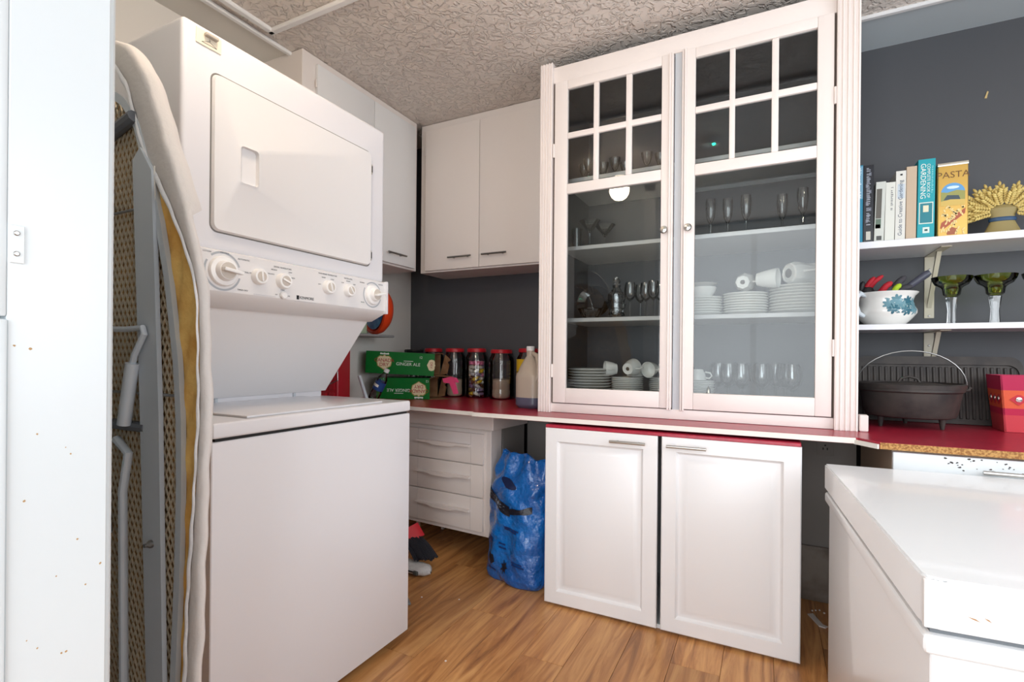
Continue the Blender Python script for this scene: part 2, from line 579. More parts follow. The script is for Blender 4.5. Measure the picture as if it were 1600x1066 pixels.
# ceiling lamp and smoke alarm (both show mirrored in the cabinet glass)
lamp = thing('ceiling_lamp', 'round frosted ceiling lamp with glowing warm globe', 'lamp', (-1.02, 0.78, ZC - 0.09))
b = NB(); lathe(b, [(0.065, 0.09), (0.065, -0.02), (0.04, -0.035), (0.04, -0.05), (0.0, -0.05)], 28, caps=(True, False)); part('lamp_base', b, CHROME, lamp)
b = NB(); bmesh.ops.create_uvsphere(b, u_segments=24, v_segments=16, radius=0.075, matrix=T(0, 0, -0.118))
part('globe', b, mat('lit_globe', (255, 236, 205), 0.4, emit=((255, 232, 206), GLOBE_STRENGTH)), lamp)
al = thing('smoke_alarm', 'white round smoke alarm with a green light on ceiling', 'smoke alarm', (-0.36, 0.92, ZC))
b = NB(); lathe(b, [(0.06, 0.0), (0.06, -0.02), (0.05, -0.034), (0.0, -0.036)], 28); part('alarm_body', b, WHITE2, al)
b = NB(); bmesh.ops.create_uvsphere(b, u_segments=10, v_segments=8, radius=0.011, matrix=T(0.02, 0.02, -0.036))
part('indicator_light', b, mat('green_led', (60, 255, 190), 0.4, emit=((40, 255, 180), 60.0)), al)

# ------------------------------------------------------------------ stacked washer and dryer
WX = -1.233
lc = thing('laundry_center', 'tall white stacked washer and dryer with control dials in the middle', 'washer dryer', (WX, 0.785, 0), R(90))
W, D = 0.78, 0.70     # local x = width, local y = depth to the wall, front at y=0
b = NB(); box(b, (0, 0, 0.03), (W, D, 0.866), 0.006, 3)
wb = part('washer_body', b, APPL, lc)
b = NB(); box(b, (0.012, 0.006, 0.864), (W - 0.012, D, 0.877)); part('seam', b, GAP, lc)
for fx in (0.05, W - 0.05):
    for fy in (0.06, D - 0.06):
        b = NB(); lathe(b, [(0.022, 0), (0.022, 0.02), (0.012, 0.03)], 14, T(fx, fy, 0)); part('levelling_foot', b, BLACKP, lc)
b = NB(); box(b, (0, -0.003, 0.874), (W, D, 0.914), 0.009, 3); top = part('washer_top', b, APPL, lc)
# the lid: thin plate with a rounded front and a groove round it
b = NB(); box(b, (0.115, 0.028, 0.9125), (W - 0.125, 0.452, 0.9205), 0.0035, 2); lid = part('washer_lid', b, APPL, lc)
b = NB(); box(b, (0.110, 0.024, 0.9120), (W - 0.120, 0.456, 0.9146)); part('lid_groove', b, mat('groove_grey', (150, 150, 152), 0.6), lc)
b = NB(); box(b, (0.02, 0.452, 0.912), (W - 0.02, D, 0.940), 0.006, 2); part('rear_ledge', b, APPL, lc)
for hx in (0.30, 0.62):
    b = NB(); box(b, (hx - 0.006, 0.446, 0.918), (hx + 0.006, 0.456, 0.936), 0.002, 1); part('lid_hinge', b, GREYMETAL, lid)
# sloping back panel between washer and console, with side cheeks
b = NB(); prism(b, [(0.006, 0.205, 1.235), (0.006, 0.445, 0.936), (0.006, D, 0.936), (0.006, D, 1.235)], (W - 0.012, 0, 0)); part('sloping_panel', b, APPL_PANEL, lc)
# console
b = NB(); prism(b, [(0, 0.122, 1.372), (0, 0.122, 1.262), (0, 0.130, 1.252), (0, 0.198, 1.222), (0, D, 1.222), (0, D, 1.376), (0, 0.128, 1.376)], (W, 0, 0))
con = part('console', b, APPL_PANEL, lc)
b = NB(); box(b, (W - 0.008, 0.114, 1.25), (W + 0.002, 0.16, 1.378), 0.003, 2); part('console_end_cap', b, APPL, con)
INK = mat('console_print', (120, 120, 124), 0.6)
KNOBW = mat('knob_white', (246, 245, 244), 0.3)
KNOBG = mat('knob_face_beige', (205, 196, 186), 0.5)
FY = 0.122
def dial(x, z, r, big, ang):
    Mx = frame_matrix((x, FY, z), (1, 0, 0), (0, 0, 1))
    # local z of this frame points out of the console (towards -y)
    bk = NB()
    if big:
        lathe(bk, [(r * 1.05, 0), (r * 1.05, 0.006), (r * 0.98, 0.010), (r * 0.72, 0.012), (r * 0.66, 0.024), (r * 0.60, 0.027), (0.0, 0.027)], 36, Mx)
    else:
        lathe(bk, [(r * 1.05, 0), (r, 0.014), (r * 0.9, 0.018), (r * 0.72, 0.0185), (0.0, 0.0185)], 28, Mx)
    k = part('knob', bk, KNOBW, lc)
    zt = 0.0275 if big else 0.0187
    rr = r * (0.58 if big else 0.68)
    bk = NB(); lathe(bk, [(rr, zt - 0.001), (rr * 0.96, zt), (0.0, zt)], 28, Mx); part('knob_face', bk, KNOBG, k)
    bk = NB()
    Mg = Mx @ RZ(ang)
    box(bk, (-rr * 0.9, -rr * 0.20, zt - 0.002), (rr * (1.55 if big else 0.95), rr * 0.20, zt + (0.016 if big else 0.004)), 0.002, 2, Mg)
    part('knob_grip', bk, KNOBW, k)
    if big:
        bk = NB()
        for a0, a1 in ((R(20), R(130)), (R(150), R(345))):
            lathe(bk, [(r * 1.22, 0.0004), (r * 1.36, 0.0004)], 40, Mx, a0=a0, a1=a1)
        part('scale_ring', bk, mat('scale_print', (176, 180, 186), 0.6), con)
dial(0.105, 1.318, 0.040, True, R(-6))
dial(0.2145, 1.318, 0.023, False, R(95))
dial(0.299, 1.316, 0.024, False, R(-20))
dial(0.480, 1.320, 0.023, False, R(105))
dial(0.575, 1.320, 0.022, False, R(125))
dial(0.700, 1.318, 0.036, True, R(14))
bk = NB(); lathe(bk, [(0.0115, 0), (0.0115, 0.008), (0.009, 0.011), (0, 0.011)], 20, frame_matrix((0.299, FY, 1.272), (1, 0, 0), (0, 0, 1))); part('push_button', bk, KNOBW, lc)
def ctext(s, size, x, z, m=INK):
    lettering(s, size, (x, FY - 0.0006, z), (1, 0, 0), (0, 0, 1), m, con, depth=0.0002)
LOGO = mat('logo_black', (22, 22, 24), 0.5)
ctext('KENMORE', 0.0125, 0.392, 1.272, LOGO)
bk = NB(); box(bk, (0.352, FY - 0.0008, 1.2655), (0.361, FY - 0.0001, 1.2785)); part('logo_mark', bk, LOGO, con)
for s, x, z, sz in (('AUTOMATIC', 0.168, 1.360, 0.0065), ('DRYER TEMPERATURE', 0.299, 1.357, 0.0065), ('MEDIUM', 0.268, 1.347, 0.0055),
                    ('LOW', 0.327, 1.347, 0.0055), ('DELICATE', 0.258, 1.333, 0.005), ('HIGH', 0.338, 1.331, 0.0055), ('WASH/RINSE TEMPERATURE', 0.480, 1.363, 0.0065), ('WARM', 0.462, 1.351, 0.0055), ('COLD', 0.50, 1.349, 0.0055),
                    ('HOT', 0.445, 1.326, 0.0055), ('WATER LEVEL', 0.575, 1.362, 0.0065), ('MEDIUM', 0.575, 1.353, 0.005), ('LOW', 0.548, 1.345, 0.005), ('HIGH', 0.605, 1.345, 0.005), ('NORMAL', 0.645, 1.358, 0.006),
                    ('WHITE', 0.648, 1.285, 0.006), ('TIMED DRY', 0.165, 1.272, 0.0065), ('NORMAL DRY', 0.178, 1.325, 0.0065), ('START', 0.299, 1.288, 0.005), ('OFF', 0.277, 1.272, 0.005), ('ON', 0.322, 1.272, 0.005),
                    ('DELICATES', 0.745, 1.362, 0.005), ('COTTONS', 0.06, 1.366, 0.005), ('PERM PRESS', 0.11, 1.369, 0.005)):
    ctext(s, sz, x, z)
for x0, x1 in ((0.20, 0.275), (0.345, 0.43), (0.53, 0.605)):
    bk = NB(); box(bk, (x0, FY - 0.0007, 1.2645 if x0 < 0.3 else 1.259), (x1, FY - 0.0001, 1.2655 if x0 < 0.3 else 1.260)); part('fine_print', bk, mat('pale_print', (196, 196, 200), 0.6), con)
# dryer
b = NB(); box(b, (0, 0.137, 1.376), (W, D, 1.975), 0.014, 4); dry = part('dryer_body', b, APPL, lc)
b = NB()
def rrect(x0, x1, z0, z1, r, n=5):
    P = []
    for cx, cz, a0 in ((x1 - r, z1 - r, 0), (x0 + r, z1 - r, 90), (x0 + r, z0 + r, 180), (x1 - r, z0 + r, 270)):
        for k in range(n + 1):
            a = R(a0 + 90 * k / n)
            P.append((cx + r * math.cos(a), cz + r * math.sin(a)))
    return P
prism(b, [(x, 0.1375, z) for x, z in rrect(0.075, 0.702, 1.425, 1.866, 0.022)], (0, -0.0012, 0)); part('door_gap', b, mat('gap_grey', (120, 116, 112), 0.7), lc)
b = NB()
P = rrect(0.0785, 0.6985, 1.4285, 1.8625, 0.020)
Q = rrect(0.0825, 0.6945, 1.4325, 1.8585, 0.018)
hole = rrect(0.150, 0.222, 1.575, 1.695, 0.012)
for ring_a, ring_b, ya, yb_ in ((P, Q, 0.1375, 0.127),):
    va = [b.verts.new((x, ya, z)) for x, z in ring_a]; vb = [b.verts.new((x, yb_, z)) for x, z in ring_b]
    n = len(va)
    for i in range(n):
        j = (i + 1) % n
        b.faces.new((va[i], va[j], vb[j], vb[i]))
vh = [b.verts.new((x, 0.127, z)) for x, z in hole]
n = len(vh)
for i in range(n):
    j = (i + 1) % n
    b.faces.new((vb[i], vb[j], vh[j], vh[i]))
hole2 = rrect(0.157, 0.215, 1.582, 1.688, 0.010)
vh2 = [b.verts.new((x, 0.123, z)) for x, z in hole2]
vh3 = [b.verts.new((x + (0.012 if x < 0.186 else -0.002), 0.1358, z)) for x, z in hole2]
for A, Bq in ((vh, vh2), (vh2, vh3)):
    for i in range(n):
        j = (i + 1) % n
        b.faces.new((A[i], A[j], Bq[j], Bq[i]))
b.faces.new(vh3)
dd = part('dryer_door', b, APPL_PANEL, lc)
for z in (1.47, 1.80):
    b = NB(); box(b, (0.6975, 0.1285, z - 0.018), (0.704, 0.137, z + 0.018), 0.001, 1); h = part('hinge', b, mat('hinge_chrome', (200, 196, 190), 0.3, 0.8), dd)
    b = NB(); box(b, (0.6985, 0.1278, z - 0.012), (0.7025, 0.129, z + 0.012)); part('hinge_pin', b, GAP, h)
b = NB(); box(b, (0.034, 0.134, 1.921), (0.104, 0.1375, 1.963), 0.001, 1); st = part('hanger_hook_plate', b, mat('cream_plastic', (240, 228, 206), 0.4), lc)
b = NB(); box(b, (0.054, 0.121, 1.947), (0.090, 0.135, 1.956), 0.002, 1); part('hook_tab', b, mat('hook_grey', (188, 180, 168), 0.4), st)
b = NB()
tube(b, [(0.069, 0.1336, 1.9445), (0.072, 0.1336, 1.941), (0.069, 0.1336, 1.9385)], 0.0006, 6)
tube(b, [(0.069, 0.1336, 1.9385), (0.048, 0.1336, 1.929), (0.090, 0.1336, 1.929), (0.069, 0.1336, 1.9385)], 0.0006, 6)
part('hanger_symbol', b, LOGO, st)

# ------------------------------------------------------------------ ironing board leaning in the gap beside the dryer
YI = 0.60
ib = thing('ironing_board', 'folded metal ironing board standing on end with its grey cover slipping off', 'ironing board', (-1.20, YI, 0))
OUT = [(-1.46, 1.70), (-1.411, 1.775), (-1.36, 1.786), (-1.30, 1.779), (-1.234, 1.75), (-1.168, 1.677), (-1.111, 1.562), (-1.054, 1.447), (-1.007, 1.338), (-0.968, 1.234), (-0.955, 1.123), (-0.948, 0.977), (-0.957, 0.831), (-0.964, 0.71), (-0.966, 0.601), (-0.976, 0.46), (-0.99, 0.30), (-1.0, 0.10)]
INN = [(-1.45, 1.67), (-1.405, 1.750), (-1.359, 1.767), (-1.283, 1.719), (-1.228, 1.656), (-1.186, 1.563), (-1.146, 1.481), (-1.104, 1.428), (-1.05, 1.355), (-1.009, 1.287), (-0.975, 1.21), (-0.969, 1.123), (-0.968, 0.976), (-0.977, 0.829), (-0.991, 0.704), (-0.998, 0.593), (-1.006, 0.451), (-1.018, 0.30), (-1.03, 0.10)]
RIM = [(-1.30, 1.66), (-1.24, 1.63), (-1.19, 1.57), (-1.151, 1.482), (-1.111, 1.375), (-1.073, 1.24), (-1.04, 1.073), (-1.029, 0.96), (-1.026, 0.822), (-1.03, 0.648), (-1.041, 0.44), (-1.055, 0.25), (-1.07, 0.06)]
def resample(P, n):
    P = [Vector(p) for p in P]
    L = [0.0]
    for i in range(1, len(P)):
        L.append(L[-1] + (P[i] - P[i - 1]).length)
    out = []
    for k in range(n):
        t = L[-1] * k / (n - 1)
        i = 1
        while i < len(L) - 1 and L[i] < t: i += 1
        f = (t - L[i - 1]) / max(L[i] - L[i - 1], 1e-9)
        out.append(P[i - 1].lerp(P[i], f))
    return out
N = 70
ro, ri, rr_ = resample(OUT, N), resample(INN, N), resample(RIM, N)
# cover: a soft roll of cloth following the edge
b = NB()
def cover(u, v):
    k = u * (N - 1); i = int(min(k, N - 2)); f = k - i
    o_ = ro[i].lerp(ro[i + 1], f); n_ = ri[i].lerp(ri[i + 1], f)
    wob = 0.003 * math.sin(k * 1.9) + 0.003 * math.sin(k * 0.83 + 1)
    # cross-section: hem at front-inside, over the outer edge, to the back
    if v < 0.5:
        t = v / 0.5
        p = n_.lerp(o_, t)
        y = YI - 0.008 - 0.003 * math.sin(t * PI) + wob * 0.4 * t
    else:
        t = (v - 0.5) / 0.5
        nose = 1.0 if u < 0.45 else 0.45
        d = (o_ - n_)
        p = o_ + d.normalized() * 0.006 * math.sin(t * PI)
        y = YI - 0.008 + t * (0.034 if u < 0.36 else 0.014) + wob * 0.4
    return (p.x, y, p.y)
grid(b, cover, 120, 13)
cv = part('cover', b, mat('grey_cover_cloth', (212, 206, 202), 0.8, bump=(60, 0.4, 0.004), sheen=0.2), ib, world=True, smooth=60)
# bright cotton hem band
b = NB()
def hem(u, v):
    k = u * (N - 1); i = int(min(k, N - 2)); f = k - i
    o_ = ro[i].lerp(ro[i + 1], f); n_ = ri[i].lerp(ri[i + 1], f)
    d = (o_ - n_).normalized()
    w = 0.013 + 0.002 * math.sin(k * 0.7)
    p = n_ + d * (-0.004 + w * v)
    return (p.x, YI - 0.0115 - 0.003 * math.sin(v * PI) + 0.001 * math.sin(k * 2.3), p.y)
grid(b, hem, 120, 5)
part('hem_band', b, mat('white_hem_cloth', (236, 236, 238), 0.85, bump=(90, 0.5, 0.004)), cv, world=False if False else True, smooth=60)
# foam pad showing between rim and cover
b = NB()
def foam(u, v):
    k = (0.23 + 0.77 * u) * (N - 1); i = int(min(k, N - 2)); f = k - i
    o_ = ro[i].lerp(ro[i + 1], f); r_ = rr_[i].lerp(rr_[i + 1], f)
    p = r_.lerp(o_, v * (0.86 + 0.12 * math.sin(k * 0.9) * math.cos(k * 0.33)))
    return (p.x - 0.01 * (1 - v), YI - 0.002 + 0.002 * math.sin(k * 1.3 + v * 4), p.y)
V = grid(b, foam, 90, 8)
r = bmesh.ops.extrude_face_region(b, geom=b.faces[:])
bmesh.ops.translate(b, verts=[g for g in r['geom'] if isinstance(g, bmesh.types.BMVert)], vec=(0, 0.006, 0))
part('foam_pad', b, mat('yellow_foam', (240, 200, 118), 0.9, bump=(45, 0.7, 0.005), var=(14, (220, 166, 84), 1.0)), ib, world=True, smooth=60)
# pad underside behind the mesh
rimL = [(-1.62, 1.30), (-1.60, 1.45), (-1.52, 1.60), (-1.42, 1.68), (-1.36, 1.69)]
outline = rimL + RIM + [(-1.44, 0.06), (-1.55, 0.6), (-1.62, 1.0)]
b = NB(); prism(b, [(x, YI + 0.004, z) for x, z in outline], (0, 0.012, 0))
part('pad_underside', b, mat('brown_felt', (190, 148, 94), 0.95, bump=(70, 0.6, 0.004), var=(40, (150, 112, 68), 1.0)), ib, world=True)
# expanded metal lattice
def inside(x, z, P):
    c = False; n = len(P)
    for i in range(n):
        (x1, z1), (x2, z2) = P[i], P[i - 1]
        if (z1 > z) != (z2 > z) and x < (x2 - x1) * (z - z1) / (z2 - z1) + x1:
            c = not c
    return c
b = NB()
px, pz = 0.0165, 0.0150
tilt = 0.10
def lattice_bar(x0, z0, x1, z1):
    d = Vector((x1 - x0, z1 - z0)).normalized() ; nrm = Vector((-d.y, d.x)) * 0.0008
    prism(b, [(x0 + nrm.x, YI - 0.004, z0 + nrm.y), (x1 + nrm.x, YI - 0.004, z1 + nrm.y), (x1 - nrm.x, YI - 0.004, z1 - nrm.y), (x0 - nrm.x, YI - 0.004, z0 - nrm.y)], (0, 0.0035, 0))
for j in range(0, 112):
    for i in range(0, 26):
        cx = -1.44 + i * px + (px / 2 if j % 2 else 0) ; cz = 0.08 + j * pz
        for s in (-1, 1):
            x1, z1 = cx + s * px / 2, cz + pz
            if inside(cx, cz, outline) and inside(x1, z1, outline):
                lattice_bar(cx, cz, x1, z1)
lat = part('mesh_top', b, mat('galvanised_mesh', (206, 194, 170), 0.45, 0.1), ib, world=True, smooth=0)
lat['kind'] = 'stuff'
# rim channel
b = NB()
def rim(u, v):
    k = u * (N - 1); i = int(min(k, N - 2)); f = k - i
    p = rr_[i].lerp(rr_[i + 1], f); d = (rr_[i + 1] - rr_[i]).normalized(); nr = Vector((-d.y, d.x))
    a = 2 * PI * v
    sx = max(-0.009, min(0.009, 0.013 * math.cos(a))); sy = max(-0.005, min(0.005, 0.007 * math.sin(a)))
    q = p + nr * sx
    return (q.x, YI - 0.007 + sy, q.y)
grid(b, rim, 80, 17)
part('rim', b, GREYMETAL, ib, world=True, smooth=30)
# centre channel carrying the legs
b = NB()
prism(b, [(-1.188, YI - 0.018, 1.491), (-1.161, YI - 0.018, 1.514), (-1.118, YI - 0.018, 1.46), (-1.085, YI - 0.018, 0.972), (-1.048, YI - 0.018, 0.06), (-1.10, YI - 0.018, 0.06), (-1.152, YI - 0.018, 0.967)], (0, 0.009, 0))
ch = part('leg_channel', b, GREYMETAL, ib, world=True)
b = NB(); lathe(b, [(0.008, 0), (0.008, 0.004), (0.004, 0.009), (0.004, 0.014), (0, 0.014)], 12, frame_matrix((-1.105, YI - 0.018, 0.705), (1, 0, 0), (0, 0, 1))); part('bolt', b, STEEL, ch, world=True)
b = NB(); tube(b, [(-1.36, YI - 0.014, 1.545), (-1.19, YI - 0.014, 1.585)], 0.013, 10); part('cross_brace', b, DARKMETAL, ib, world=True)
b = NB(); tube(b, [(-1.42, YI - 0.010, 0.935), (-1.14, YI - 0.010, 0.935)], 0.011, 10); part('cross_brace', b, DARKMETAL, ib, world=True)
b = NB(); tube(b, [(-1.42, YI - 0.012, 1.005), (-1.04, YI - 0.006, 1.005)], 0.003, 8); part('cross_wire', b, STEEL, ib, world=True)
b = NB(); tube(b, [(-1.38, YI - 0.012, 1.39), (-1.13, YI - 0.012, 1.39)], 0.003, 8); part('cross_wire', b, STEEL, ib, world=True)
b = NB(); tube(b, [(-1.36, YI - 0.022, 1.142), (-1.19, YI - 0.024, 1.138), (-1.128, YI - 0.026, 1.140), (-1.122, YI - 0.026, 1.128), (-1.155, YI - 0.027, 1.085), (-1.164, YI - 0.027, 1.06)], 0.0060, 10)
lev = part('height_lever', b, GREYMETAL, ib, world=True)
b = NB(); tube(b, [(-1.162, YI - 0.027, 1.068), (-1.192, YI - 0.027, 0.940)], 0.0125, 14); part('lever_grip', b, GREYMETAL, lev, world=True)
# folded tube legs
b = NB(); tube(b, [(-1.283, YI - 0.022, 1.462), (-1.287, YI - 0.022, 1.43), (-1.305, YI - 0.022, 1.36), (-1.312, YI - 0.022, 1.2), (-1.322, YI - 0.022, 0.9), (-1.29, YI - 0.022, 0.74), (-1.265, YI - 0.022, 0.70)], 0.016, 12, radii=[0.009, 0.012, 0.015, 0.017, 0.017, 0.015, 0.010]); part('leg', b, GREYMETAL, ib, world=True)
b = NB(); tube(b, [(-1.24, YI - 0.018, 0.905), (-1.185, YI - 0.022, 0.880), (-1.205, YI - 0.022, 0.80), (-1.185, YI - 0.022, 0.05)], 0.0085, 10); part('leg', b, GREYMETAL, ib, world=True)
b = NB(); tube(b, [(-1.33, YI - 0.022, 0.10), (-1.185, YI - 0.022, 0.05), (-1.05, YI - 0.022, 0.05)], 0.011, 10); part('foot_bar', b, GREYMETAL, ib, world=True)
STRING = mat('white_cord', (232, 228, 220), 0.9)
b = NB(); tube(b, [(-1.118, YI - 0.012, 1.47), (-1.108, YI - 0.012, 1.2), (-1.085, YI - 0.012, 0.8), (-1.075, YI - 0.012, 0.5), (-1.085, YI - 0.012, 0.1)], 0.0017, 6); part('drawstring', b, STRING, ib, world=True)
b = NB(); tube(b, [(-1.315, YI - 0.020, 1.74), (-1.312, YI - 0.020, 1.69), (-1.318, YI - 0.020, 1.66), (-1.33, YI - 0.020, 1.62), (-1.315, YI - 0.020, 1.60), (-1.30, YI - 0.020, 1.635), (-1.316, YI - 0.020, 1.665), (-1.33, YI - 0.020, 1.64), (-1.325, YI - 0.020, 1.56), (-1.32, YI - 0.020, 1.52)], 0.0022, 6); part('drawstring', b, STRING, ib, world=True)

# ------------------------------------------------------------------ cabinets on the walls
def bar_handle(parent, x0, x1, z, y, m=STEEL, r=0.0055):
    b = NB(); tube(b, [(x0, y - 0.026, z), (x1, y - 0.026, z)], r, 10); h = part('handle', b, m, parent)
    L = x1 - x0
    for xx in (x0 + L * 0.2, x1 - L * 0.2):
        b = NB(); tube(b, [(xx, y, z), (xx, y - 0.026, z)], r * 0.8, 8); part('handle_post', b, m, h)
    return h
def butt_hinge(parent, x, z, y, h=0.04):
    b = NB(); tube(b, [(x, y - 0.003, z - h / 2), (x, y - 0.003, z + h / 2)], 0.004, 8); part('hinge', b, WHITE, parent)

# cabinet on the left wall: local x = room y
cabL = thing('wall_cabinet', 'white painted wall cabinet above the dryer, meeting the ceiling', 'cabinet', (-2.0, 1.70, 1.618), R(90))
b = NB(); box(b, (0, 0, 0), (0.885, 0.283, ZC - 1.618 - 0.002), 0.002, 1); part('body', b, WHITE, cabL)
for (x0, x1) in ((0.078, 0.478), (0.482, 0.853)):
    b = NB(); box(b, (x0, -0.017, 0.012), (x1, -0.001, 0.896), 0.003, 2); d = part('door', b, WHITE2, cabL)
    if x0 > 0.4:
        bar_handle(d, 0.578, 0.74, 0.068, -0.017)
        for z in (0.12, 0.8): butt_hinge(d, 0.857, z, -0.008)
    else:
        for z in (0.12, 0.8): butt_hinge(d, 0.074, z, -0.008)
cabB = thing('wall_cabinet', 'two-door white wall cabinet between the corner and the glazed hutch', 'cabinet', (-1.998, 2.63, 1.612))
b = NB(); box(b, (0, 0, 0), (0.99, YB - 2.63 - 0.001, ZC - 1.612 - 0.002), 0.002, 1); part('body', b, WHITE, cabB)
for (x0, x1, hx0, hx1) in ((0.045, 0.441, 0.235, 0.40), (0.4445, 0.845, 0.475, 0.64)):
    b = NB(); box(b, (x0, -0.017, 0.010), (x1, -0.001, 0.895), 0.003, 2); d = part('door', b, WHITE, cabB)
    bar_handle(d, hx0, hx1, 0.078, -0.017)
    if x0 < 0.1:
        for z in (0.07, 0.77): butt_hinge(d, 0.040, z, -0.008, 0.055)

# ------------------------------------------------------------------ worktop
wt = thing('worktop', 'red laminate counter top running along the back wall', 'counter', (0, 2.5, 0.797))
b = NB()
front = [(XL, 1.70), (-1.96, 1.70), (-1.86, 2.155), (-1.262, 2.093), (-1.262, 2.078), (0.275, 2.088), (0.325, 2.012), (1.2, 2.012)]
prism(b, [(x, y, 0.797) for x, y in front] + [(1.2, YB - 0.001, 0.797), (XL, YB - 0.001, 0.797)], (0, 0, CT - 0.797))
part('laminate_top', b, RED, wt, world=True)
def edge_strip(P, m, name, z0, z1, t=0.007):
    for i in range(len(P) - 1):
        a, c = Vector(P[i]), Vector(P[i + 1])
        d = (c - a).normalized(); n = Vector((d.y, -d.x)) * t
        b = NB(); prism(b, [(a.x, a.y, z0), (c.x, c.y, z0), (c.x + n.x, c.y + n.y, z0), (a.x + n.x, a.y + n.y, z0)], (0, 0, z1 - z0)); part(name, b, m, wt, world=True)
EDGEW = mat('chipped_white_edging', (236, 230, 222), 0.45, bump=(120, 0.25, 0.002))
edge_strip([(-1.86, 2.155), (-1.262, 2.093)], EDGEW, 'edge_strip', 0.7995, 0.8185)
edge_strip([(-1.262, 2.078), (0.268, 2.087)], EDGEW, 'edge_strip', 0.7990, 0.8180)
edge_strip([(0.268, 2.087), (0.323, 2.012)], EDGEW, 'edge_strip', 0.797, 0.812)
edge_strip([(0.325, 2.012), (1.2, 2.012)], CHIP, 'raw_edge', 0.7975, 0.8182, 0.004)
# ------------------------------------------------------------------ drawer unit under the worktop
du = thing('drawer_unit', 'low white chest of three drawers under the red counter', 'drawers', (-1.262, 2.262, 0), R(-4.0))
b = NB()
box(b, (-0.585, 0.0, 0.155), (-0.030, 0.35, 0.705), 0.002, 1)
box(b, (-0.030, 0.0, 0.155), (0.0, 0.10, 0.705), 0.002, 1)
part('body', b, WHITE, du)
for lx, ly in ((-0.012, 0.10), (-0.580, 0.10), (-0.580, 0.33)):
    b = NB(); box(b, (lx - 0.005, ly, 0.0), (lx + 0.007, ly + 0.02, 0.156)); part('leg', b, WHITE, du)
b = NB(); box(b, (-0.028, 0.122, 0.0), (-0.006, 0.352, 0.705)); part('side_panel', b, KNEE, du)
b = NB(); box(b, (-0.585, -0.012, 0.706), (0.018, 0.352, 0.792), 0.003, 1); part('apron', b, WHITE, du)
b = NB(); box(b, (-0.585, -0.006, 0.694), (-0.004, 0.0, 0.700)); part('bead', b, WHITE, du)
for z0, z1 in ((0.180, 0.352), (0.357, 0.522), (0.527, 0.684)):
    b = NB(); box(b, (-0.560, -0.014, z0), (-0.042, 0.001, z1), 0.003, 2); dr = part('drawer', b, WHITE, du)
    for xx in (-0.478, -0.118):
        b = NB(); box(b, (xx - 0.0008, -0.0146, z0 + 0.003), (xx + 0.0008, -0.0138, z1 - 0.003)); part('joint_shade_line', b, mat('joint_shade_grey', (196, 190, 186), 0.6), dr)  # grey line painted on for the shade along the panel joint
    zc = z0 + (z1 - z0) * 0.58
    b = NB()
    prism(b, [(-0.478, -0.014, zc + 0.007), (-0.478, -0.014, zc - 0.004), (-0.395, -0.014, zc - 0.004), (-0.365, -0.014, zc - 0.014), (-0.235, -0.014, zc - 0.014), (-0.205, -0.014, zc - 0.004),
              (-0.118, -0.014, zc - 0.004), (-0.118, -0.014, zc + 0.007)], (0, -0.021, 0))
    part('handle', b, WHITE, dr)

# ------------------------------------------------------------------ base cabinet with the two panelled doors
bc = thing('base_cabinet', 'white floor cabinet with two raised-panel doors and red ledge', 'cabinet', (-0.385, 2.055, 0))
b = NB()
for a, c in (((-0.488, 0.024, 0), (-0.472, 0.55, 0.775)), ((0.472, 0.024, 0), (0.488, 0.55, 0.775)), ((-0.472, 0.53, 0), (0.472, 0.55, 0.775)), ((-0.472, 0.03, 0), (0.472, 0.53, 0.016))):
    box(b, a, c)
part('body', b, WHITE2, bc)
b = NB(); box(b, (-0.490, 0.004, 0.7755), (0.490, 0.55, 0.789), 0.002, 1); part('red_ledge', b, RED, bc)
for x0, w, h0, h1, sl in ((-0.490, 0.483, 0.188, 0.336, 0.0), (0.009, 0.483, 0.022, 0.172, 0.0)):
    b = NB(); rect_loft(b, w, 0.765, [(0.0, 0.004), (0.004, 0.0), (0.056, 0.0), (0.060, 0.008), (0.066, 0.012), (0.073, 0.012), (0.094, 0.003), (0.100, 0.001)], 0.019)
    me = finish(b, 30); me.transform(T(x0, 0, 0.010)); d = part('door', me, FOIL, bc)
    bar_handle(d, x0 + (0.295 if x0 < 0 else 0.022), x0 + (0.440 if x0 < 0 else 0.168), 0.742, 0.0, NICKEL, 0.006)

# ------------------------------------------------------------------ base cabinet on the right
rc = thing('base_cabinet', 'chipped white cabinet under the raw-edged end of the counter', 'cabinet', (0.36, 2.03, 0))
b = NB(); box(b, (0.0, 0.004, 0), (0.75, 0.625, 0.796)); part('body', b, TANPANEL, rc)
b = NB(); box(b, (0.0, -0.014, 0.02), (0.75, 0.004, 0.79), 0.002, 1); d = part('drawer_front', b, mat('chipped_white_front', (226, 230, 232), 0.4, bump=(50, 0.1, 0.002)), rc)
bar_handle(d, 0.215, 0.37, 0.752, -0.014, NICKEL, 0.006)
rng = random.Random(4)
b = NB()
for k in range(30):
    x = rng.uniform(0.12, 0.36); z = rng.uniform(0.745, 0.786)
    s = rng.uniform(0.0012, 0.0035)
    n = 6; pts = []
    for q in range(n):
        a = 2 * PI * q / n; rr0 = s * rng.uniform(0.6, 1.4)
        pts.append((x + rr0 * 1.4 * math.cos(a), -0.0145, z + rr0 * math.sin(a)))
    prism(b, pts, (0, 0.0008, 0))
pc = part('paint_chips', b, mat('chip_dark', (70, 64, 62), 0.8), d); pc['kind'] = 'stuff'

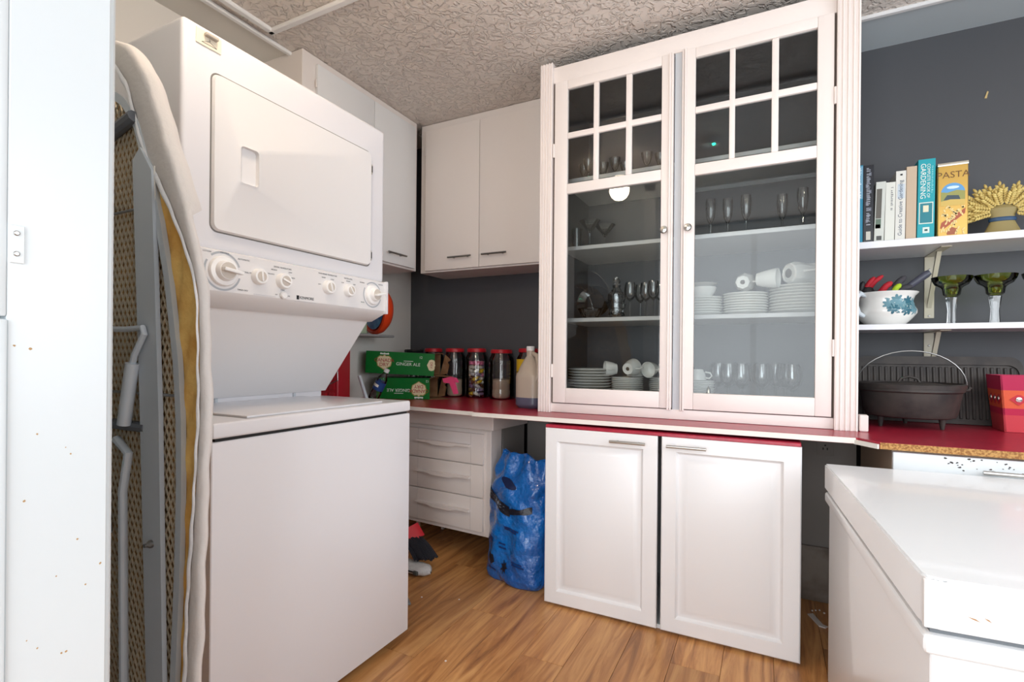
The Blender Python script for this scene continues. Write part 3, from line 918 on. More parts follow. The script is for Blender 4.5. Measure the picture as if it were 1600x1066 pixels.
# ------------------------------------------------------------------ glazed hutch on the worktop
HY = 2.28
hut = thing('china_hutch', 'tall cream painted hutch with two glazed doors standing on the counter', 'hutch', (-0.355, HY, CT))
b = NB()
HT = 2.49
box(b, (-0.985, HY + 0.02, CT), (-0.962, YB - 0.012, HT))
box(b, (0.262, HY + 0.02, CT), (0.285, YB - 0.012, HT))
box(b, (-0.962, HY + 0.03, HT - 0.02), (0.262, YB - 0.012, HT))
part('carcass', b, DARK, hut, world=True)
b = NB(); box(b, (-0.962, YB - 0.016, CT), (0.262, YB - 0.006, HT)); part('back_panel', b, DARK, hut, world=True)
b = NB(); box(b, (-0.962, HY + 0.03, CT + 0.001), (0.262, YB - 0.016, 0.862)); part('bottom_board', b, mat('interior_grey_paint', (130, 130, 132), 0.5), hut, world=True)
b = NB(); box(b, (-0.945, HY, 2.412), (0.222, HY + 0.03, HT), 0.003, 2); part('fascia', b, HUTCHW, hut, world=True)
b = NB(); box(b, (-0.945, HY - 0.002, CT + 0.001), (0.222, HY + 0.03, 0.863), 0.003, 2); part('bottom_rail', b, HUTCHW, hut, world=True)
b = NB(); box(b, (-0.3735, HY + 0.004, 0.863), (-0.3450, HY + 0.03, 2.412)); part('centre_stile', b, mat('blue_grey_stile', (196, 200, 206), 0.5), hut, world=True)
def pilaster(x0, x1, z1):
    b = NB()
    n = 4; w = x1 - x0
    prof = [(x0, HY + 0.03), (x0, HY - 0.020)]
    fl = w / (n + 0.4)
    for k in range(n):
        a = x0 + fl * (0.2 + k)
        prof += [(a + fl * 0.12, HY - 0.022), (a + fl * 0.3, HY - 0.016), (a + fl * 0.7, HY - 0.016), (a + fl * 0.88, HY - 0.022)]
    prof += [(x1, HY - 0.020), (x1, HY + 0.03)]
    prism(b, [(x, y, CT + 0.0005) for x, y in prof], (0, 0, z1 - CT))
    part('pilaster', b, HUTCHW, hut, world=True, smooth=0)
pilaster(-1.003, -0.940, 2.505)
pilaster(0.222, 0.297, 2.54)
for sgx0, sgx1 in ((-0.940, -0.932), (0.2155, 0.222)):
    b = NB(); box(b, (sgx0, HY + 0.002, 0.866), (sgx1, HY + 0.02, 2.41)); part('gap_shade_strip', b, mat('gap_shade_brown', (96, 84, 76), 0.8), hut, world=True)  # brown strip stands in for the shade in the gap beside each door
for z, nm in ((1.275, 0), (1.642, 1), (1.99, 2)):
    b = NB(); box(b, (-0.960, 2.45, z - 0.010), (0.260, YB - 0.016, z + 0.010), 0.002, 1); part('shelf', b, mat('interior_shelf_paint', (206, 204, 202), 0.45), hut, world=True)
DR = {0: dict(x0=-0.930, x1=-0.3765, cols=[(-0.865, -0.737), (-0.712, -0.585), (-0.558, -0.427)], big=(-0.863, -0.424)),
      1: dict(x0=-0.3420, x1=0.2140, cols=[(-0.287, -0.154), (-0.132, 0.002), (0.027, 0.159)], big=(-0.286, 0.158))}
rows = [(2.157, 2.367), (1.912, 2.130)]
bigz = (0.938, 1.865)
for k, d in DR.items():
    b = NB()
    z0, z1 = 0.867, 2.408
    ya, yb_ = HY - 0.012, HY + 0.012
    box(b, (d['x0'], ya, z0), (d['cols'][0][0], yb_, z1), 0.003, 2)
    box(b, (d['cols'][2][1], ya, z0), (d['x1'], yb_, z1), 0.003, 2)
    box(b, (d['cols'][0][0], ya, rows[0][1]), (d['cols'][2][1], yb_, z1), 0.003, 2)
    box(b, (d['cols'][0][0], ya, z0), (d['cols'][2][1], yb_, bigz[0]), 0.003, 2)
    box(b, (d['cols'][0][0], ya, bigz[1]), (d['cols'][2][1], yb_, rows[1][0]), 0.003, 2)
    door = part('door', b, HUTCHW, hut, world=True)
    # meeting-stile moulding
    b = NB()
    xs = d['x1'] - 0.020 if k == 0 else d['x0']
    for q in range(2):
        box(b, (xs + q * 0.010 + 0.001, HY - 0.019 + q * 0.004 * (1 if k == 0 else -1) , z0 - 0.008), (xs + q * 0.010 + 0.009, HY - 0.011, z1 + 0.004), 0.002, 1)
    part('moulding', b, HUTCHW, door, world=True)
    for c0, c1 in ((d['cols'][0][1], d['cols'][1][0]), (d['cols'][1][1], d['cols'][2][0])):
        b = NB(); box(b, (c0, HY - 0.010, rows[1][0]), (c1, HY + 0.008, rows[0][1]), 0.004, 2); part('muntin', b, HUTCHW, door, world=True)
    b = NB(); box(b, (d['cols'][0][0], HY - 0.0095, rows[1][1]), (d['cols'][2][1], HY + 0.0075, rows[0][0]), 0.004, 2); part('muntin', b, HUTCHW, door, world=True)
    for (c0, c1) in d['cols']:
        for (r0, r1) in rows:
            b = NB(); box(b, (c0 - 0.003, HY + 0.001, r0 - 0.003), (c1 + 0.003, HY + 0.004, r1 + 0.003)); part('pane', b, PANE, door, world=True)
    b = NB(); box(b, (d['big'][0] - 0.004, HY + 0.001, bigz[0] - 0.004), (d['big'][1] + 0.004, HY + 0.004, bigz[1] + 0.004)); part('pane', b, PANE, door, world=True)
    kx = -0.410 if k == 0 else -0.311
    b = NB(); lathe(b, [(0.008, 0), (0.006, 0.008), (0.0075, 0.014), (0.0155, 0.017), (0.0165, 0.022), (0.013, 0.028), (0.0, 0.031)], 24, frame_matrix((kx, HY - 0.012, 1.641), (1, 0, 0), (0, 0, 1))); part('knob', b, NICKEL, door, world=True)
    for z in ((1.02, 2.08) if k == 0 else (1.13, 2.09)):
        hx = d['x0'] - 0.004 if k == 0 else d['x1'] + 0.004
        b = NB(); tube(b, [(hx, HY - 0.014, z - 0.032), (hx, HY - 0.014, z + 0.032)], 0.005, 10); part('hinge', b, HUTCHW, door, world=True)

b = NB(); box(b, (-1.003, 2.262, CT + 0.0005), (-0.985, 2.285, CT + 0.045), 0.003, 1); part('end_block', b, HUTCHW, hut, world=True)
b = NB(); box(b, (0.302, 2.262, CT + 0.0005), (0.330, 2.30, CT + 0.062), 0.003, 1); part('end_block', b, HUTCHW, hut, world=True)

# ------------------------------------------------------------------ crockery and glassware
def revolve_mesh(prof, seg=28, M=None, smooth=40):
    b = NB(); lathe(b, prof, seg, M, caps=(False, False)); return finish(b, smooth)
def plate_mesh(r, h=0.020):
    return revolve_mesh([(0.0, 0.004), (r * 0.55, 0.004), (r * 0.62, 0.006), (r * 0.98, h), (r, h - 0.001), (r * 0.99, h - 0.004), (r * 0.66, 0.001), (r * 0.56, 0.0), (0.0, 0.0)], 36)
PLN = {}
def stack(cx, cy, z, r, n, dz, label, group, cat='plate', jit=0.002, name='plate'):
    key = round(r, 3)
    if key not in PLN:
        PLN[key] = plate_mesh(r); PLN[key].materials.append(CHINA)
    rg = random.Random(int(cx * 1000) + n)
    for k in range(n):
        o = link(name, PLN[key]); o.location = (cx + rg.uniform(-jit, jit), cy + rg.uniform(-jit, jit), z + k * dz)
        tag(o, label, cat, group)
    return z + (n - 1) * dz + 0.020
BZ = 0.8625
stack(-0.838, 2.56, BZ, 0.115, 11, 0.0145, 'white dinner plate in the tallest pile on the hutch floor, behind the left glass door', 'dinner plates on the hutch floor')
stack(-0.640, 2.56, BZ, 0.080, 12, 0.0095, 'small white saucer in the pile under the tumbled cups on the hutch floor', 'saucers under the tumbled cups', 'saucer', name='saucer')
stack(-0.468, 2.64, BZ, 0.080, 12, 0.0095, 'small white saucer in the pile beside the centre stile on the hutch floor', 'saucers by the centre stile', 'saucer', name='saucer')
stack(-0.300, 2.58, BZ, 0.072, 12, 0.0088, 'small white saucer in the pile behind the silver shakers', 'saucers behind the shakers', 'saucer', name='saucer')
S1, S2, S3 = 1.286, 1.653, 2.001
stack(-0.285, 2.60, S1, 0.088, 7, 0.012, 'white side plate in the pile below the soup bowl on the middle shelf', 'side plates under the bowl')
stack(-0.100, 2.60, S1, 0.098, 8, 0.0118, 'white plate in the middle pile of plates, under the octagonal cup', 'plates under the octagonal cup')
stack(0.120, 2.62, S1, 0.125, 9, 0.0135, 'large white plate in the pile under the tipped jug on the middle shelf', 'plates under the tipped jug')
# cups
def cup_parts(root, r, h, facets=None):
    seg = facets or 28
    b = NB(); lathe(b, [(0.0, 0.003), (r * 0.58, 0.003), (r * 0.60, 0.0), (r * 0.66, 0.0), (r * 0.68, 0.006), (r * 0.82, h * 0.3), (r * 0.97, h * 0.75), (r, h), (r * 0.95, h), (r * 0.90, h * 0.7), (r * 0.74, h * 0.3), (r * 0.5, 0.010), (0.0, 0.009)], seg, caps=(False, False))
    part('bowl', b, CHINA, root, smooth=40 if not facets else 20)
    b = NB(); tube(b, [(r * 0.93, 0, h * 0.82), (r * 1.3, 0, h * 0.86), (r * 1.55, 0, h * 0.62), (r * 1.4, 0, h * 0.34), (r * 0.84, 0, h * 0.26)], r * 0.085, 10)
    part('handle', b, CHINA, root)
    b = NB(); lathe(b, [(r * 0.10, -0.0004), (r * 0.22, -0.0004)], 20); part('maker_mark', b, mat('mark_grey', (120, 112, 104), 0.6), root)
def cup(loc, rot, r, h, label, group=None, facets=None, name='cup', cat='cup'):
    t = thing(name, label, cat, loc, 0, group)
    t.rotation_euler = rot
    cup_parts(t, r, h, facets)
    return t
z0 = BZ + 11 * 0.0095 + 0.021
cup((-0.690, 2.535, z0 + 0.040), (R(90), 0, R(-62)), 0.040, 0.060, 'white cup lying on its side, facing the dinner plates')
cup((-0.622, 2.490, z0 + 0.042), (R(-82), 0, R(-16)), 0.043, 0.062, 'white cup with its round stamped base turned to the glass, left door')
cup((-0.615, 2.615, z0 + 0.062), (R(180), 0, R(40)), 0.042, 0.060, 'white cup upside down behind the tumbled cups')
cup((-0.515, 2.60, z0 + 0.044), (R(96), 0, R(-20)), 0.040, 0.058, 'white cup lying with its open mouth and handle to the glass')
cup((-0.470, 2.680, z0 + 0.056), (R(100), 0, R(20)), 0.050, 0.060, 'white cup tipped on the saucer pile next to the centre stile')
z1 = S1 + 7 * 0.0118 + 0.022
cup((-0.110, 2.545, z1 + 0.046), (R(-84), 0, R(-8)), 0.046, 0.065, 'white octagonal cup with its base turned to the glass', facets=8)
cup((-0.048, 2.520, z1 + 0.050), (R(90), 0, R(75)), 0.044, 0.085, 'plain white mug lying on its side between the octagonal cup and the jug')
# tipped milk jug
jg = thing('milk_jug', 'large faceted white jug lying on the tallest plates of the right door', 'jug', (0.075, 2.56, S1 + 8 * 0.0135 + 0.073))
jg.rotation_euler = (R(-88), R(-4), R(-52))
b = NB(); lathe(b, [(0.0, 0.004), (0.036, 0.004), (0.040, 0.0), (0.046, 0.004), (0.052, 0.02), (0.049, 0.06), (0.043, 0.09), (0.047, 0.125), (0.052, 0.135), (0.048, 0.134), (0.040, 0.09), (0.046, 0.05), (0.0, 0.012)], 10, caps=(False, False)); part('jug_body', b, CHINA, jg, smooth=25)
b = NB(); tube(b, [(0.042, 0, 0.115), (0.075, 0, 0.11), (0.080, 0, 0.07), (0.048, 0, 0.035)], 0.006, 8); part('handle', b, CHINA, jg)
b = NB(); lathe(b, [(0.010, -0.0006), (0.020, -0.0006)], 20); part('maker_mark', b, mat('mark_grey', (120, 112, 104), 0.6), jg)
# bowl on the left pile of the middle shelf
bz = S1 + 6 * 0.012 + 0.021
b = NB(); lathe(b, [(0.0, 0.004), (0.035, 0.004), (0.038, 0.0), (0.044, 0.002), (0.062, 0.030), (0.066, 0.048), (0.063, 0.048), (0.056, 0.028), (0.03, 0.010), (0.0, 0.009)], 32, T(-0.290, 2.60, bz), caps=(False, False))
single('soup_bowl', b, CHINA, 'white soup bowl on top of the side plates, middle shelf', 'bowl')
b = NB(); lathe(b, [(0.0, 0.004), (0.03, 0.0), (0.04, 0.002), (0.070, 0.016), (0.067, 0.018), (0.03, 0.006), (0.0, 0.006)], 32, T(-0.290, 2.60, bz + 0.049), caps=(False, False))
single('bowl_lid', b, CHINA, 'thin white dish covering the soup bowl on the middle shelf', 'dish')
cup((-0.305, 2.56, BZ + 11 * 0.0088 + 0.074), (R(180), 0, R(10)), 0.042, 0.05, 'white cup upside down on the saucers behind the silver shakers')

# stemware: bowl, stem and foot of each glass
def stem_parts(t, rb, hb, hs, rf, m, shape='wine', stem_m=None, rs=0.0035):
    b = NB(); lathe(b, [(0.0, 0.003), (rs * 1.2, 0.004), (rf * 0.8, 0.0015), (rf, 0.0), (0.0, 0.0)], 24, caps=(False, False)); part('foot', b, stem_m or m, t, smooth=50)
    b = NB(); tube(b, [(0, 0, 0.003), (0, 0, hs * 0.5), (0, 0, hs)], rs, 10, radii=[rs * 1.2, rs, rs * 1.5]); part('stem', b, stem_m or m, t)
    if shape == 'wine':
        pr = [(0.0, 0.0), (rb * 0.35, 0.006), (rb * 0.8, hb * 0.22), (rb, hb * 0.45), (rb * 0.95, hb * 0.75), (rb * 0.80, hb), (rb * 0.78, hb), (rb * 0.92, hb * 0.72), (rb * 0.965, hb * 0.45), (rb * 0.76, hb * 0.25), (rb * 0.3, 0.010), (0, 0.006)]
    elif shape == 'martini':
        pr = [(0.0, 0.0), (0.006, 0.002), (rb, hb), (rb * 0.975, hb), (0.006, 0.008), (0, 0.007)]
    elif shape == 'flute':
        pr = [(0.0, 0.0), (rb * 0.4, 0.01), (rb * 0.85, hb * 0.3), (rb, hb * 0.7), (rb * 0.92, hb), (rb * 0.88, hb), (rb * 0.94, hb * 0.7), (rb * 0.8, hb * 0.3), (rb * 0.3, 0.014), (0, 0.01)]
    elif shape == 'margarita':
        pr = [(0.0, 0.0), (rb * 0.30, 0.004), (rb * 0.42, hb * 0.14), (rb * 0.46, hb * 0.40), (rb * 0.55, hb * 0.50), (rb * 0.80, hb * 0.62), (rb * 0.94, hb * 0.82), (rb, hb), (rb * 0.97, hb), (rb * 0.90, hb * 0.82), (rb * 0.76, hb * 0.65), (rb * 0.50, hb * 0.53), (rb * 0.42, hb * 0.40), (rb * 0.38, hb * 0.16), (0, 0.010)]
    elif shape == 'coupe':
        pr = [(0.0, 0.0), (rb * 0.5, hb * 0.25), (rb * 0.9, hb * 0.7), (rb, hb), (rb * 0.97, hb), (rb * 0.86, hb * 0.7), (rb * 0.45, hb * 0.3), (0, 0.006)]
    b = NB(); lathe(b, [(r_, z + hs) for r_, z in pr], 32, caps=(False, False)); part('bowl', b, m, t, smooth=50)
def glasses(spec, label, group, rb, hb, hs, rf, m, shape, name='wine_glass', cat='glass', stem_m=None, rs=0.0035):
    first = None
    for loc in spec:
        if first is None:
            first = thing(name, label, cat, loc, 0, group); stem_parts(first, rb, hb, hs, rf, m, shape, stem_m, rs)
        else:
            dup(first, loc)
    return first
glasses([(-0.225, 2.72, BZ), (-0.172, 2.64, BZ), (-0.112, 2.55, BZ), (-0.028, 2.61, BZ), (0.030, 2.73, BZ), (0.092, 2.54, BZ), (0.068, 2.64, BZ)],
        'clear balloon wine glass on the hutch floor behind the right door', 'balloon wine glasses on the hutch floor', 0.041, 0.115, 0.085, 0.036, GLASSW, 'wine')
glasses([(-0.630, 2.56, S1), (-0.600, 2.66, S1), (-0.560, 2.60, S1), (-0.512, 2.55, S1), (-0.492, 2.64, S1)],
        'slender clear wine glass on the middle shelf behind the left door', 'slender wine glasses on the middle shelf', 0.030, 0.095, 0.085, 0.028, GLASSW, 'wine')
glasses([(-0.846, 2.56, S2), (-0.800, 2.68, S2)], 'wide martini glass on the upper shelf behind the left door', 'martini glasses on the upper shelf', 0.055, 0.065, 0.085, 0.034, GLASSW, 'martini', 'martini_glass')
glasses([(-0.255, 2.60, S2), (-0.180, 2.62, S2), (-0.100, 2.60, S2), (0.130, 2.60, S2), (0.05, 2.66, S2)], 'tall champagne flute on the upper shelf behind the right door', 'champagne flutes on the upper shelf', 0.024, 0.12, 0.075, 0.03, GLASSW, 'flute', 'champagne_flute')
glasses([(-0.900, 2.62, S3), (-0.855, 2.56, S3), (-0.800, 2.64, S3), (-0.725, 2.60, S3), (-0.690, 2.68, S3), (-0.560, 2.60, S3), (-0.500, 2.64, S3)], 'small cut-crystal stem glass on the top shelf of the hutch', 'crystal glasses on the top shelf', 0.030, 0.07, 0.055, 0.028, GLASSW, 'coupe', 'crystal_glass')
glasses([(0.665, 2.66, 1.2352), (0.800, 2.66, 1.2352), (0.945, 2.66, 1.2352)], 'green margarita glass with a clear ribbed stem on the open shelf', 'green margarita glasses on the open shelf', 0.0665, 0.084, 0.108, 0.034, GREENG, 'margarita', 'margarita_glass', stem_m=GLASSW, rs=0.013)
for o_ in [o for o in COL.objects if o.name.startswith('margarita_glass')]:
    o_['label'] = ('green margarita glass standing next to the flowered pot on the open shelf' if o_.location.x < 0.7 else
                   'green margarita glass between two like it on the open shelf' if o_.location.x < 0.9 else 'green margarita glass standing farthest from the flowered pot on the open shelf')
# tumblers on upper shelf left
b = NB(); lathe(b, [(0.0, 0.004), (0.024, 0.004), (0.030, 0.12), (0.028, 0.12), (0.022, 0.012), (0.0, 0.012)], 24, T(-0.925, 2.58, S2), caps=(False, False))
single('highball_glass', b, GLASSW, 'plain tall tumbler in the left end of the upper hutch shelf', 'glass')
# pressed glass basket, dish on edge and decanter on the middle shelf
b = NB(); lathe(b, [(0.0, 0.004), (0.040, 0.004), (0.046, 0.012), (0.066, 0.05), (0.070, 0.055), (0.064, 0.052), (0.04, 0.014), (0.0, 0.012)], 20, T(-0.840, 2.57, S1), caps=(False, False))
single('cut_glass_bowl', b, GLASSW, 'low cut-glass bowl on the middle shelf, left door', 'bowl', smooth=15)
Mx = T(-0.862, 2.70, S1 + 0.100) @ Matrix.Rotation(R(72), 4, 'X')
b = NB(); lathe(b, [(0.0, 0.0), (0.055, 0.002), (0.092, 0.016), (0.098, 0.018), (0.095, 0.021), (0.055, 0.007), (0.0, 0.005)], 28, Mx, caps=(False, False))
single('cut_glass_plate', b, GLASSW, 'cut-glass plate propped on edge behind the low glass bowl', 'plate', smooth=15)
b = NB(); tube(b, [(-0.90 + 0.09 * math.sin(R(a)), 2.55, S1 + 0.06 + 0.22 * math.cos(R(a))) for a in range(-5, 85, 9)], 0.0025, 8)
b2 = [v.co.z for v in b.verts]; dzz = min(b2) - S1 - 0.001
bmesh.ops.translate(b, verts=b.verts[:], vec=(0, 0, -dzz))
single('glass_stirring_rod', b, GLASSW, 'thin curved glass rod arching over the low cut-glass bowl', 'glass rod')
dc = thing('decanter', 'clear cut-glass decanter with stopper on the middle hutch shelf', 'decanter', (-0.705, 2.58, S1))
b = NB(); lathe(b, [(0.0, 0.005), (0.040, 0.005), (0.044, 0.02), (0.034, 0.04), (0.046, 0.055), (0.048, 0.075), (0.040, 0.085), (0.046, 0.10), (0.046, 0.125), (0.030, 0.14), (0.018, 0.16), (0.022, 0.172), (0.017, 0.172), (0.013, 0.16), (0.024, 0.138), (0.04, 0.12), (0.04, 0.06), (0.036, 0.02), (0.0, 0.012)], 16, caps=(False, False)); part('flask', b, GLASSW, dc, smooth=15)
b = NB(); lathe(b, [(0.0, 0.158), (0.011, 0.160), (0.012, 0.175), (0.022, 0.190), (0.018, 0.208), (0.0, 0.218)], 10, caps=(False, False)); part('stopper', b, GLASSW, dc, smooth=15)
# silver shakers
for (x, y, h, lab) in ((-0.247, 2.49, 0.100, 'tall silver pepper shaker with finial, right door'), (-0.196, 2.50, 0.065, 'short conical silver shaker next to the tall one')):
    t = thing('silver_shaker', lab, 'shaker', (x, y, BZ))
    k = h / 0.1
    b = NB(); lathe(b, [(0.0, 0.0), (0.015 * k + 0.002, 0.0), (0.013, 0.006), (0.0065, 0.02 * k), (0.0075, 0.05 * k), (0.0115, 0.062 * k), (0.010, 0.068 * k)], 20, caps=(False, False)); part('shaker_body', b, mat('old_silver', (196, 184, 160), 0.25, 1.0), t)
    b = NB(); lathe(b, [(0.0105, 0.068 * k), (0.010, 0.078 * k), (0.005, 0.088 * k), (0.0025, 0.094 * k), (0.0, 0.1 * k)], 20, caps=(True, False)); part('shaker_cap', b, mat('old_silver', (196, 184, 160), 0.25, 1.0), t)

# ------------------------------------------------------------------ open shelves on the back wall
SHW = mat('white_melamine', (236, 236, 240), 0.35)
b = NB(); box(b, (0.31, 2.585, 1.556), (1.15, YB - 0.001, 1.585), 0.0015, 1); single('wall_shelf', b, SHW, 'white melamine wall shelf with the row of books', 'shelf')
b = NB(); box(b, (0.31, 2.585, 1.212), (1.15, YB - 0.001, 1.2350), 0.0015, 1); single('wall_shelf', b, SHW, 'white melamine wall shelf with the flowered pot and green glasses', 'shelf')
CREAMM = mat('cream_enamel_steel', (206, 198, 178), 0.4)
def bracket(z, lab, bh=0.30):
    t = thing('shelf_bracket', lab, 'bracket', (0.645, YB - 0.001, z - bh))
    zz = bh
    b = NB(); box(b, (-0.018, -0.004, 0.02), (0.018, 0.0, zz), 0.001, 1); part('wall_leg', b, CREAMM, t)
    b = NB(); box(b, (-0.018, -0.25, zz - 0.004), (0.018, -0.004, zz), 0.001, 1); part('shelf_leg', b, CREAMM, t)
    b = NB(); prism(b, [(-0.008, -0.004, zz - 0.235), (-0.008, -0.004, zz - 0.215), (-0.008, -0.135, zz - 0.005), (-0.008, -0.155, zz - 0.005)], (0.016, 0, 0)); part('brace', b, CREAMM, t)
    for q in (0.03, zz - 0.06):
        b = NB(); lathe(b, [(0.005, 0), (0.004, 0.002), (0, 0.0025)], 10, frame_matrix((0.0, -0.004, q), (1, 0, 0), (0, 0, 1))); part('screw', b, STEEL, t)
bracket(1.556, 'cream steel bracket holding up the book shelf')
bracket(1.212, 'cream steel bracket under the shelf with the flowered pot', 0.25)

# books
PAGES = mat('book_pages', (226, 216, 194), 0.9, bump=(200, 0.3, 0.001))
SZ = 1.5852
def book(x, w, h, d, rgb, label, lean=0.0, y=2.612, rough=0.5):
    t = thing('book', label, 'book', (x, y, SZ), 0, 'books on the wall shelf')
    t.rotation_euler = (0, R(lean), 0)
    cm = mat('book_cover_%02x%02x%02x' % tuple(rgb), rgb, rough)
    b = NB(); box(b, (0, 0, 0), (0.0022, d, h)); box(b, (w - 0.0022, 0, 0), (w, d, h)); box(b, (0, -0.0004, 0), (w, 0.0022, h), 0.0008, 1); part('cover', b, cm, t)
    b = NB(); box(b, (0.0024, 0.0024, 0.003), (w - 0.0024, d - 0.004, h - 0.003)); part('pages', b, PAGES, t)
    return t
def spine(t, s, size, xoff, z, rgb, up=True, **kw):
    m = mat('spine_ink_%02x%02x%02x' % tuple(rgb), rgb, 0.6)
    # vertical lettering on the spine facing -y
    if up: lettering(s, size, (xoff, -0.0008, z), (0, 0, 1), (-1, 0, 0), m, t, depth=0.0002, **kw)
    else: lettering(s, size, (xoff, -0.0008, z), (0, 0, -1), (1, 0, 0), m, t, depth=0.0002, **kw)
def strokes(t, xoff, z0, z1, w, rgb, seed):
    rg = random.Random(seed); m = mat('spine_ink_%02x%02x%02x' % tuple(rgb), rgb, 0.6)
    z = z0; b = NB()
    while z < z1:
        h = rg.uniform(0.004, 0.009)
        q = rg.uniform(0.5, 1.0) * w
        box(b, (xoff - w / 2, -0.0011, z), (xoff - w / 2 + q, -0.0005, z + h * 0.45)); z += h + (0.006 if rg.random() < 0.15 else 0.0)
    o = part('spine_print', b, m, t, smooth=0); o['kind'] = 'stuff'
def patch(t, x0, x1, z0, z1, rgb, name='printed_patch', y=-0.0006):
    b = NB(); box(b, (x0, y - 0.0002, z0), (x1, y + 0.0002, z1)); return part(name, b, mat('print_%02x%02x%02x' % tuple(rgb), rgb, 0.55), t)
t = book(0.318, 0.036, 0.335, 0.19, (34, 138, 170), 'tall bright blue book at the hutch end of the row')
patch(t, 0.010, 0.036, 0.19, 0.33, (120, 170, 196)); strokes(t, 0.023, 0.195, 0.325, 0.016, (226, 240, 246), 1)
t = book(0.356, 0.036, 0.332, 0.19, (30, 32, 40), 'black mottled book next to the blue one', rough=0.3)
for q in range(9): patch(t, 0.008 + (q % 3) * 0.006, 0.016 + (q % 3) * 0.006, 0.085 + q * 0.025, 0.10 + q * 0.025, (108, 112, 124))
patch(t, 0.010, 0.026, 0.012, 0.048, (206, 202, 190)); strokes(t, 0.018, 0.075, 0.32, 0.015, (170, 174, 184), 2)
t = book(0.394, 0.034, 0.255, 0.19, (206, 208, 200), 'pale book with a photograph down its spine', 1.5)
patch(t, 0.003, 0.022, 0.10, 0.225, (96, 92, 84)); patch(t, 0.003, 0.022, 0.058, 0.098, (98, 116, 100)); patch(t, 0.003, 0.020, 0.058, 0.075, (166, 120, 66)); patch(t, 0.008, 0.026, 0.008, 0.026, (80, 80, 78))
t = book(0.4305, 0.033, 0.248, 0.19, (222, 222, 212), 'slim off-white book with small grey lettering on the spine', 1.0)
strokes(t, 0.022, 0.130, 0.225, 0.008, (110, 110, 116), 3)
t = book(0.466, 0.034, 0.290, 0.19, (222, 220, 212), 'white book titled Guide to Creative Gardening', 0.6)
spine(t, 'Guide to Creative Gardening', 0.0195, 0.017, 0.135, (60, 76, 100)); patch(t, 0.014, 0.022, 0.270, 0.277, (30, 30, 34)); patch(t, 0.006, 0.030, 0.175, 0.235, (196, 206, 214), y=-0.0004)
t = book(0.5025, 0.034, 0.303, 0.19, (200, 178, 154), 'plain beige cloth book without any lettering', 0.4, rough=0.8)
t = book(0.540, 0.056, 0.325, 0.20, (20, 158, 170), 'thick teal book titled Complete Book of Gardening', 0.5)
spine(t, 'GARDENING', 0.025, 0.016, 0.235, (232, 236, 226), up=False); spine(t, 'COMPLETE BOOK OF', 0.0145, 0.034, 0.235, (226, 234, 222), up=False); strokes(t, 0.047, 0.185, 0.295, 0.006, (150, 214, 214), 4)
patch(t, 0.005, 0.051, 0.060, 0.148, (222, 228, 214)); patch(t, 0.008, 0.048, 0.064, 0.144, (40, 128, 140), y=-0.0010); patch(t, 0.018, 0.036, 0.108, 0.135, (226, 220, 190), y=-0.0014)
patch(t, 0.018, 0.040, 0.022, 0.046, (214, 226, 218)); patch(t, 0.024, 0.034, 0.030, 0.038, (50, 90, 90), y=-0.0010)

# pasta tin
pt = thing('pasta_tin', 'tall gold storage tin printed PASTA, beside the teal book', 'tin', (0.607, 2.615, SZ))
GOLD = mat('gold_tin', (206, 166, 84), 0.38, 0.35)
b = NB(); box(b, (0, 0, 0), (0.096, 0.096, 0.288), 0.006, 3); part('tin_body', b, GOLD, pt)
b = NB(); box(b, (-0.001, -0.001, 0.286), (0.097, 0.097, 0.300), 0.003, 2); part('tin_lid', b, mat('tin_lid_metal', (206, 200, 186), 0.3, 0.9), pt)
b = NB(); box(b, (-0.0006, 0.004, 0.01), (0.0, 0.092, 0.28)); part('side_print', b, mat('tin_side_olive', (128, 116, 70), 0.5), pt)
lettering('PASTA', 0.036, (0.048, -0.0006, 0.248), (1, 0, 0), (0, 0, 1), mat('tin_ink', (112, 76, 34), 0.5), pt, depth=0.0003)
def tin_poly(pts, rgb, name, y=-0.0004):
    b = NB(); prism(b, [(x, y, z) for x, z in pts], (0, 0.0003, 0)); part(name, b, mat('tin_%02x%02x%02x' % tuple(rgb), rgb, 0.5), pt)
arch = [(0.048 + 0.038 * math.cos(R(a)), 0.176 + 0.040 * math.sin(R(a))) for a in range(0, 181, 15)]
tin_poly(arch, (96, 156, 206), 'sky_print')
tin_poly([(0.048 + 0.02 * math.cos(R(a)), 0.198 + 0.006 * math.sin(R(a))) for a in range(0, 360, 30)], (206, 226, 238), 'cloud_print', -0.0008)
tin_poly([(0.010, 0.140), (0.086, 0.140), (0.086, 0.180), (0.060, 0.186), (0.030, 0.178), (0.010, 0.182)], (150, 150, 84), 'field_print', -0.0007)
tin_poly([(0.018, 0.148), (0.072, 0.146), (0.066, 0.164), (0.030, 0.168)], (60, 76, 84), 'village_print', -0.0010)
tin_poly([(0.010, 0.125), (0.086, 0.125), (0.086, 0.146), (0.040, 0.150), (0.010, 0.144)], (206, 176, 92), 'meadow_print', -0.0011)
tin_poly([(0.008, 0.035), (0.022, 0.034), (0.086, 0.090), (0.088, 0.112), (0.070, 0.098), (0.012, 0.058)], (168, 84, 56), 'ribbon_print', -0.0012)
tin_poly([(0.03, 0.008), (0.06, 0.008), (0.064, 0.030), (0.046, 0.038), (0.028, 0.028)], (160, 90, 58), 'bow_print', -0.0010)
b = NB()
for q in range(46):
    rg = random.Random(q); x = rg.uniform(0.012, 0.084); z = rg.uniform(0.012, 0.122); a = rg.uniform(-0.7, 0.7)
    prism(b, [(x + 0.003 * math.cos(R(k)) * math.cos(a) - 0.007 * math.sin(R(k)) * math.sin(a), -0.0014, z + 0.007 * math.sin(R(k)) * math.cos(a) + 0.003 * math.cos(R(k)) * math.sin(a)) for k in range(0, 360, 45)], (0, 0.0003, 0))
wk = part('wheat_print', b, mat('tin_wheat', (232, 206, 140), 0.5), pt); wk['kind'] = 'stuff'

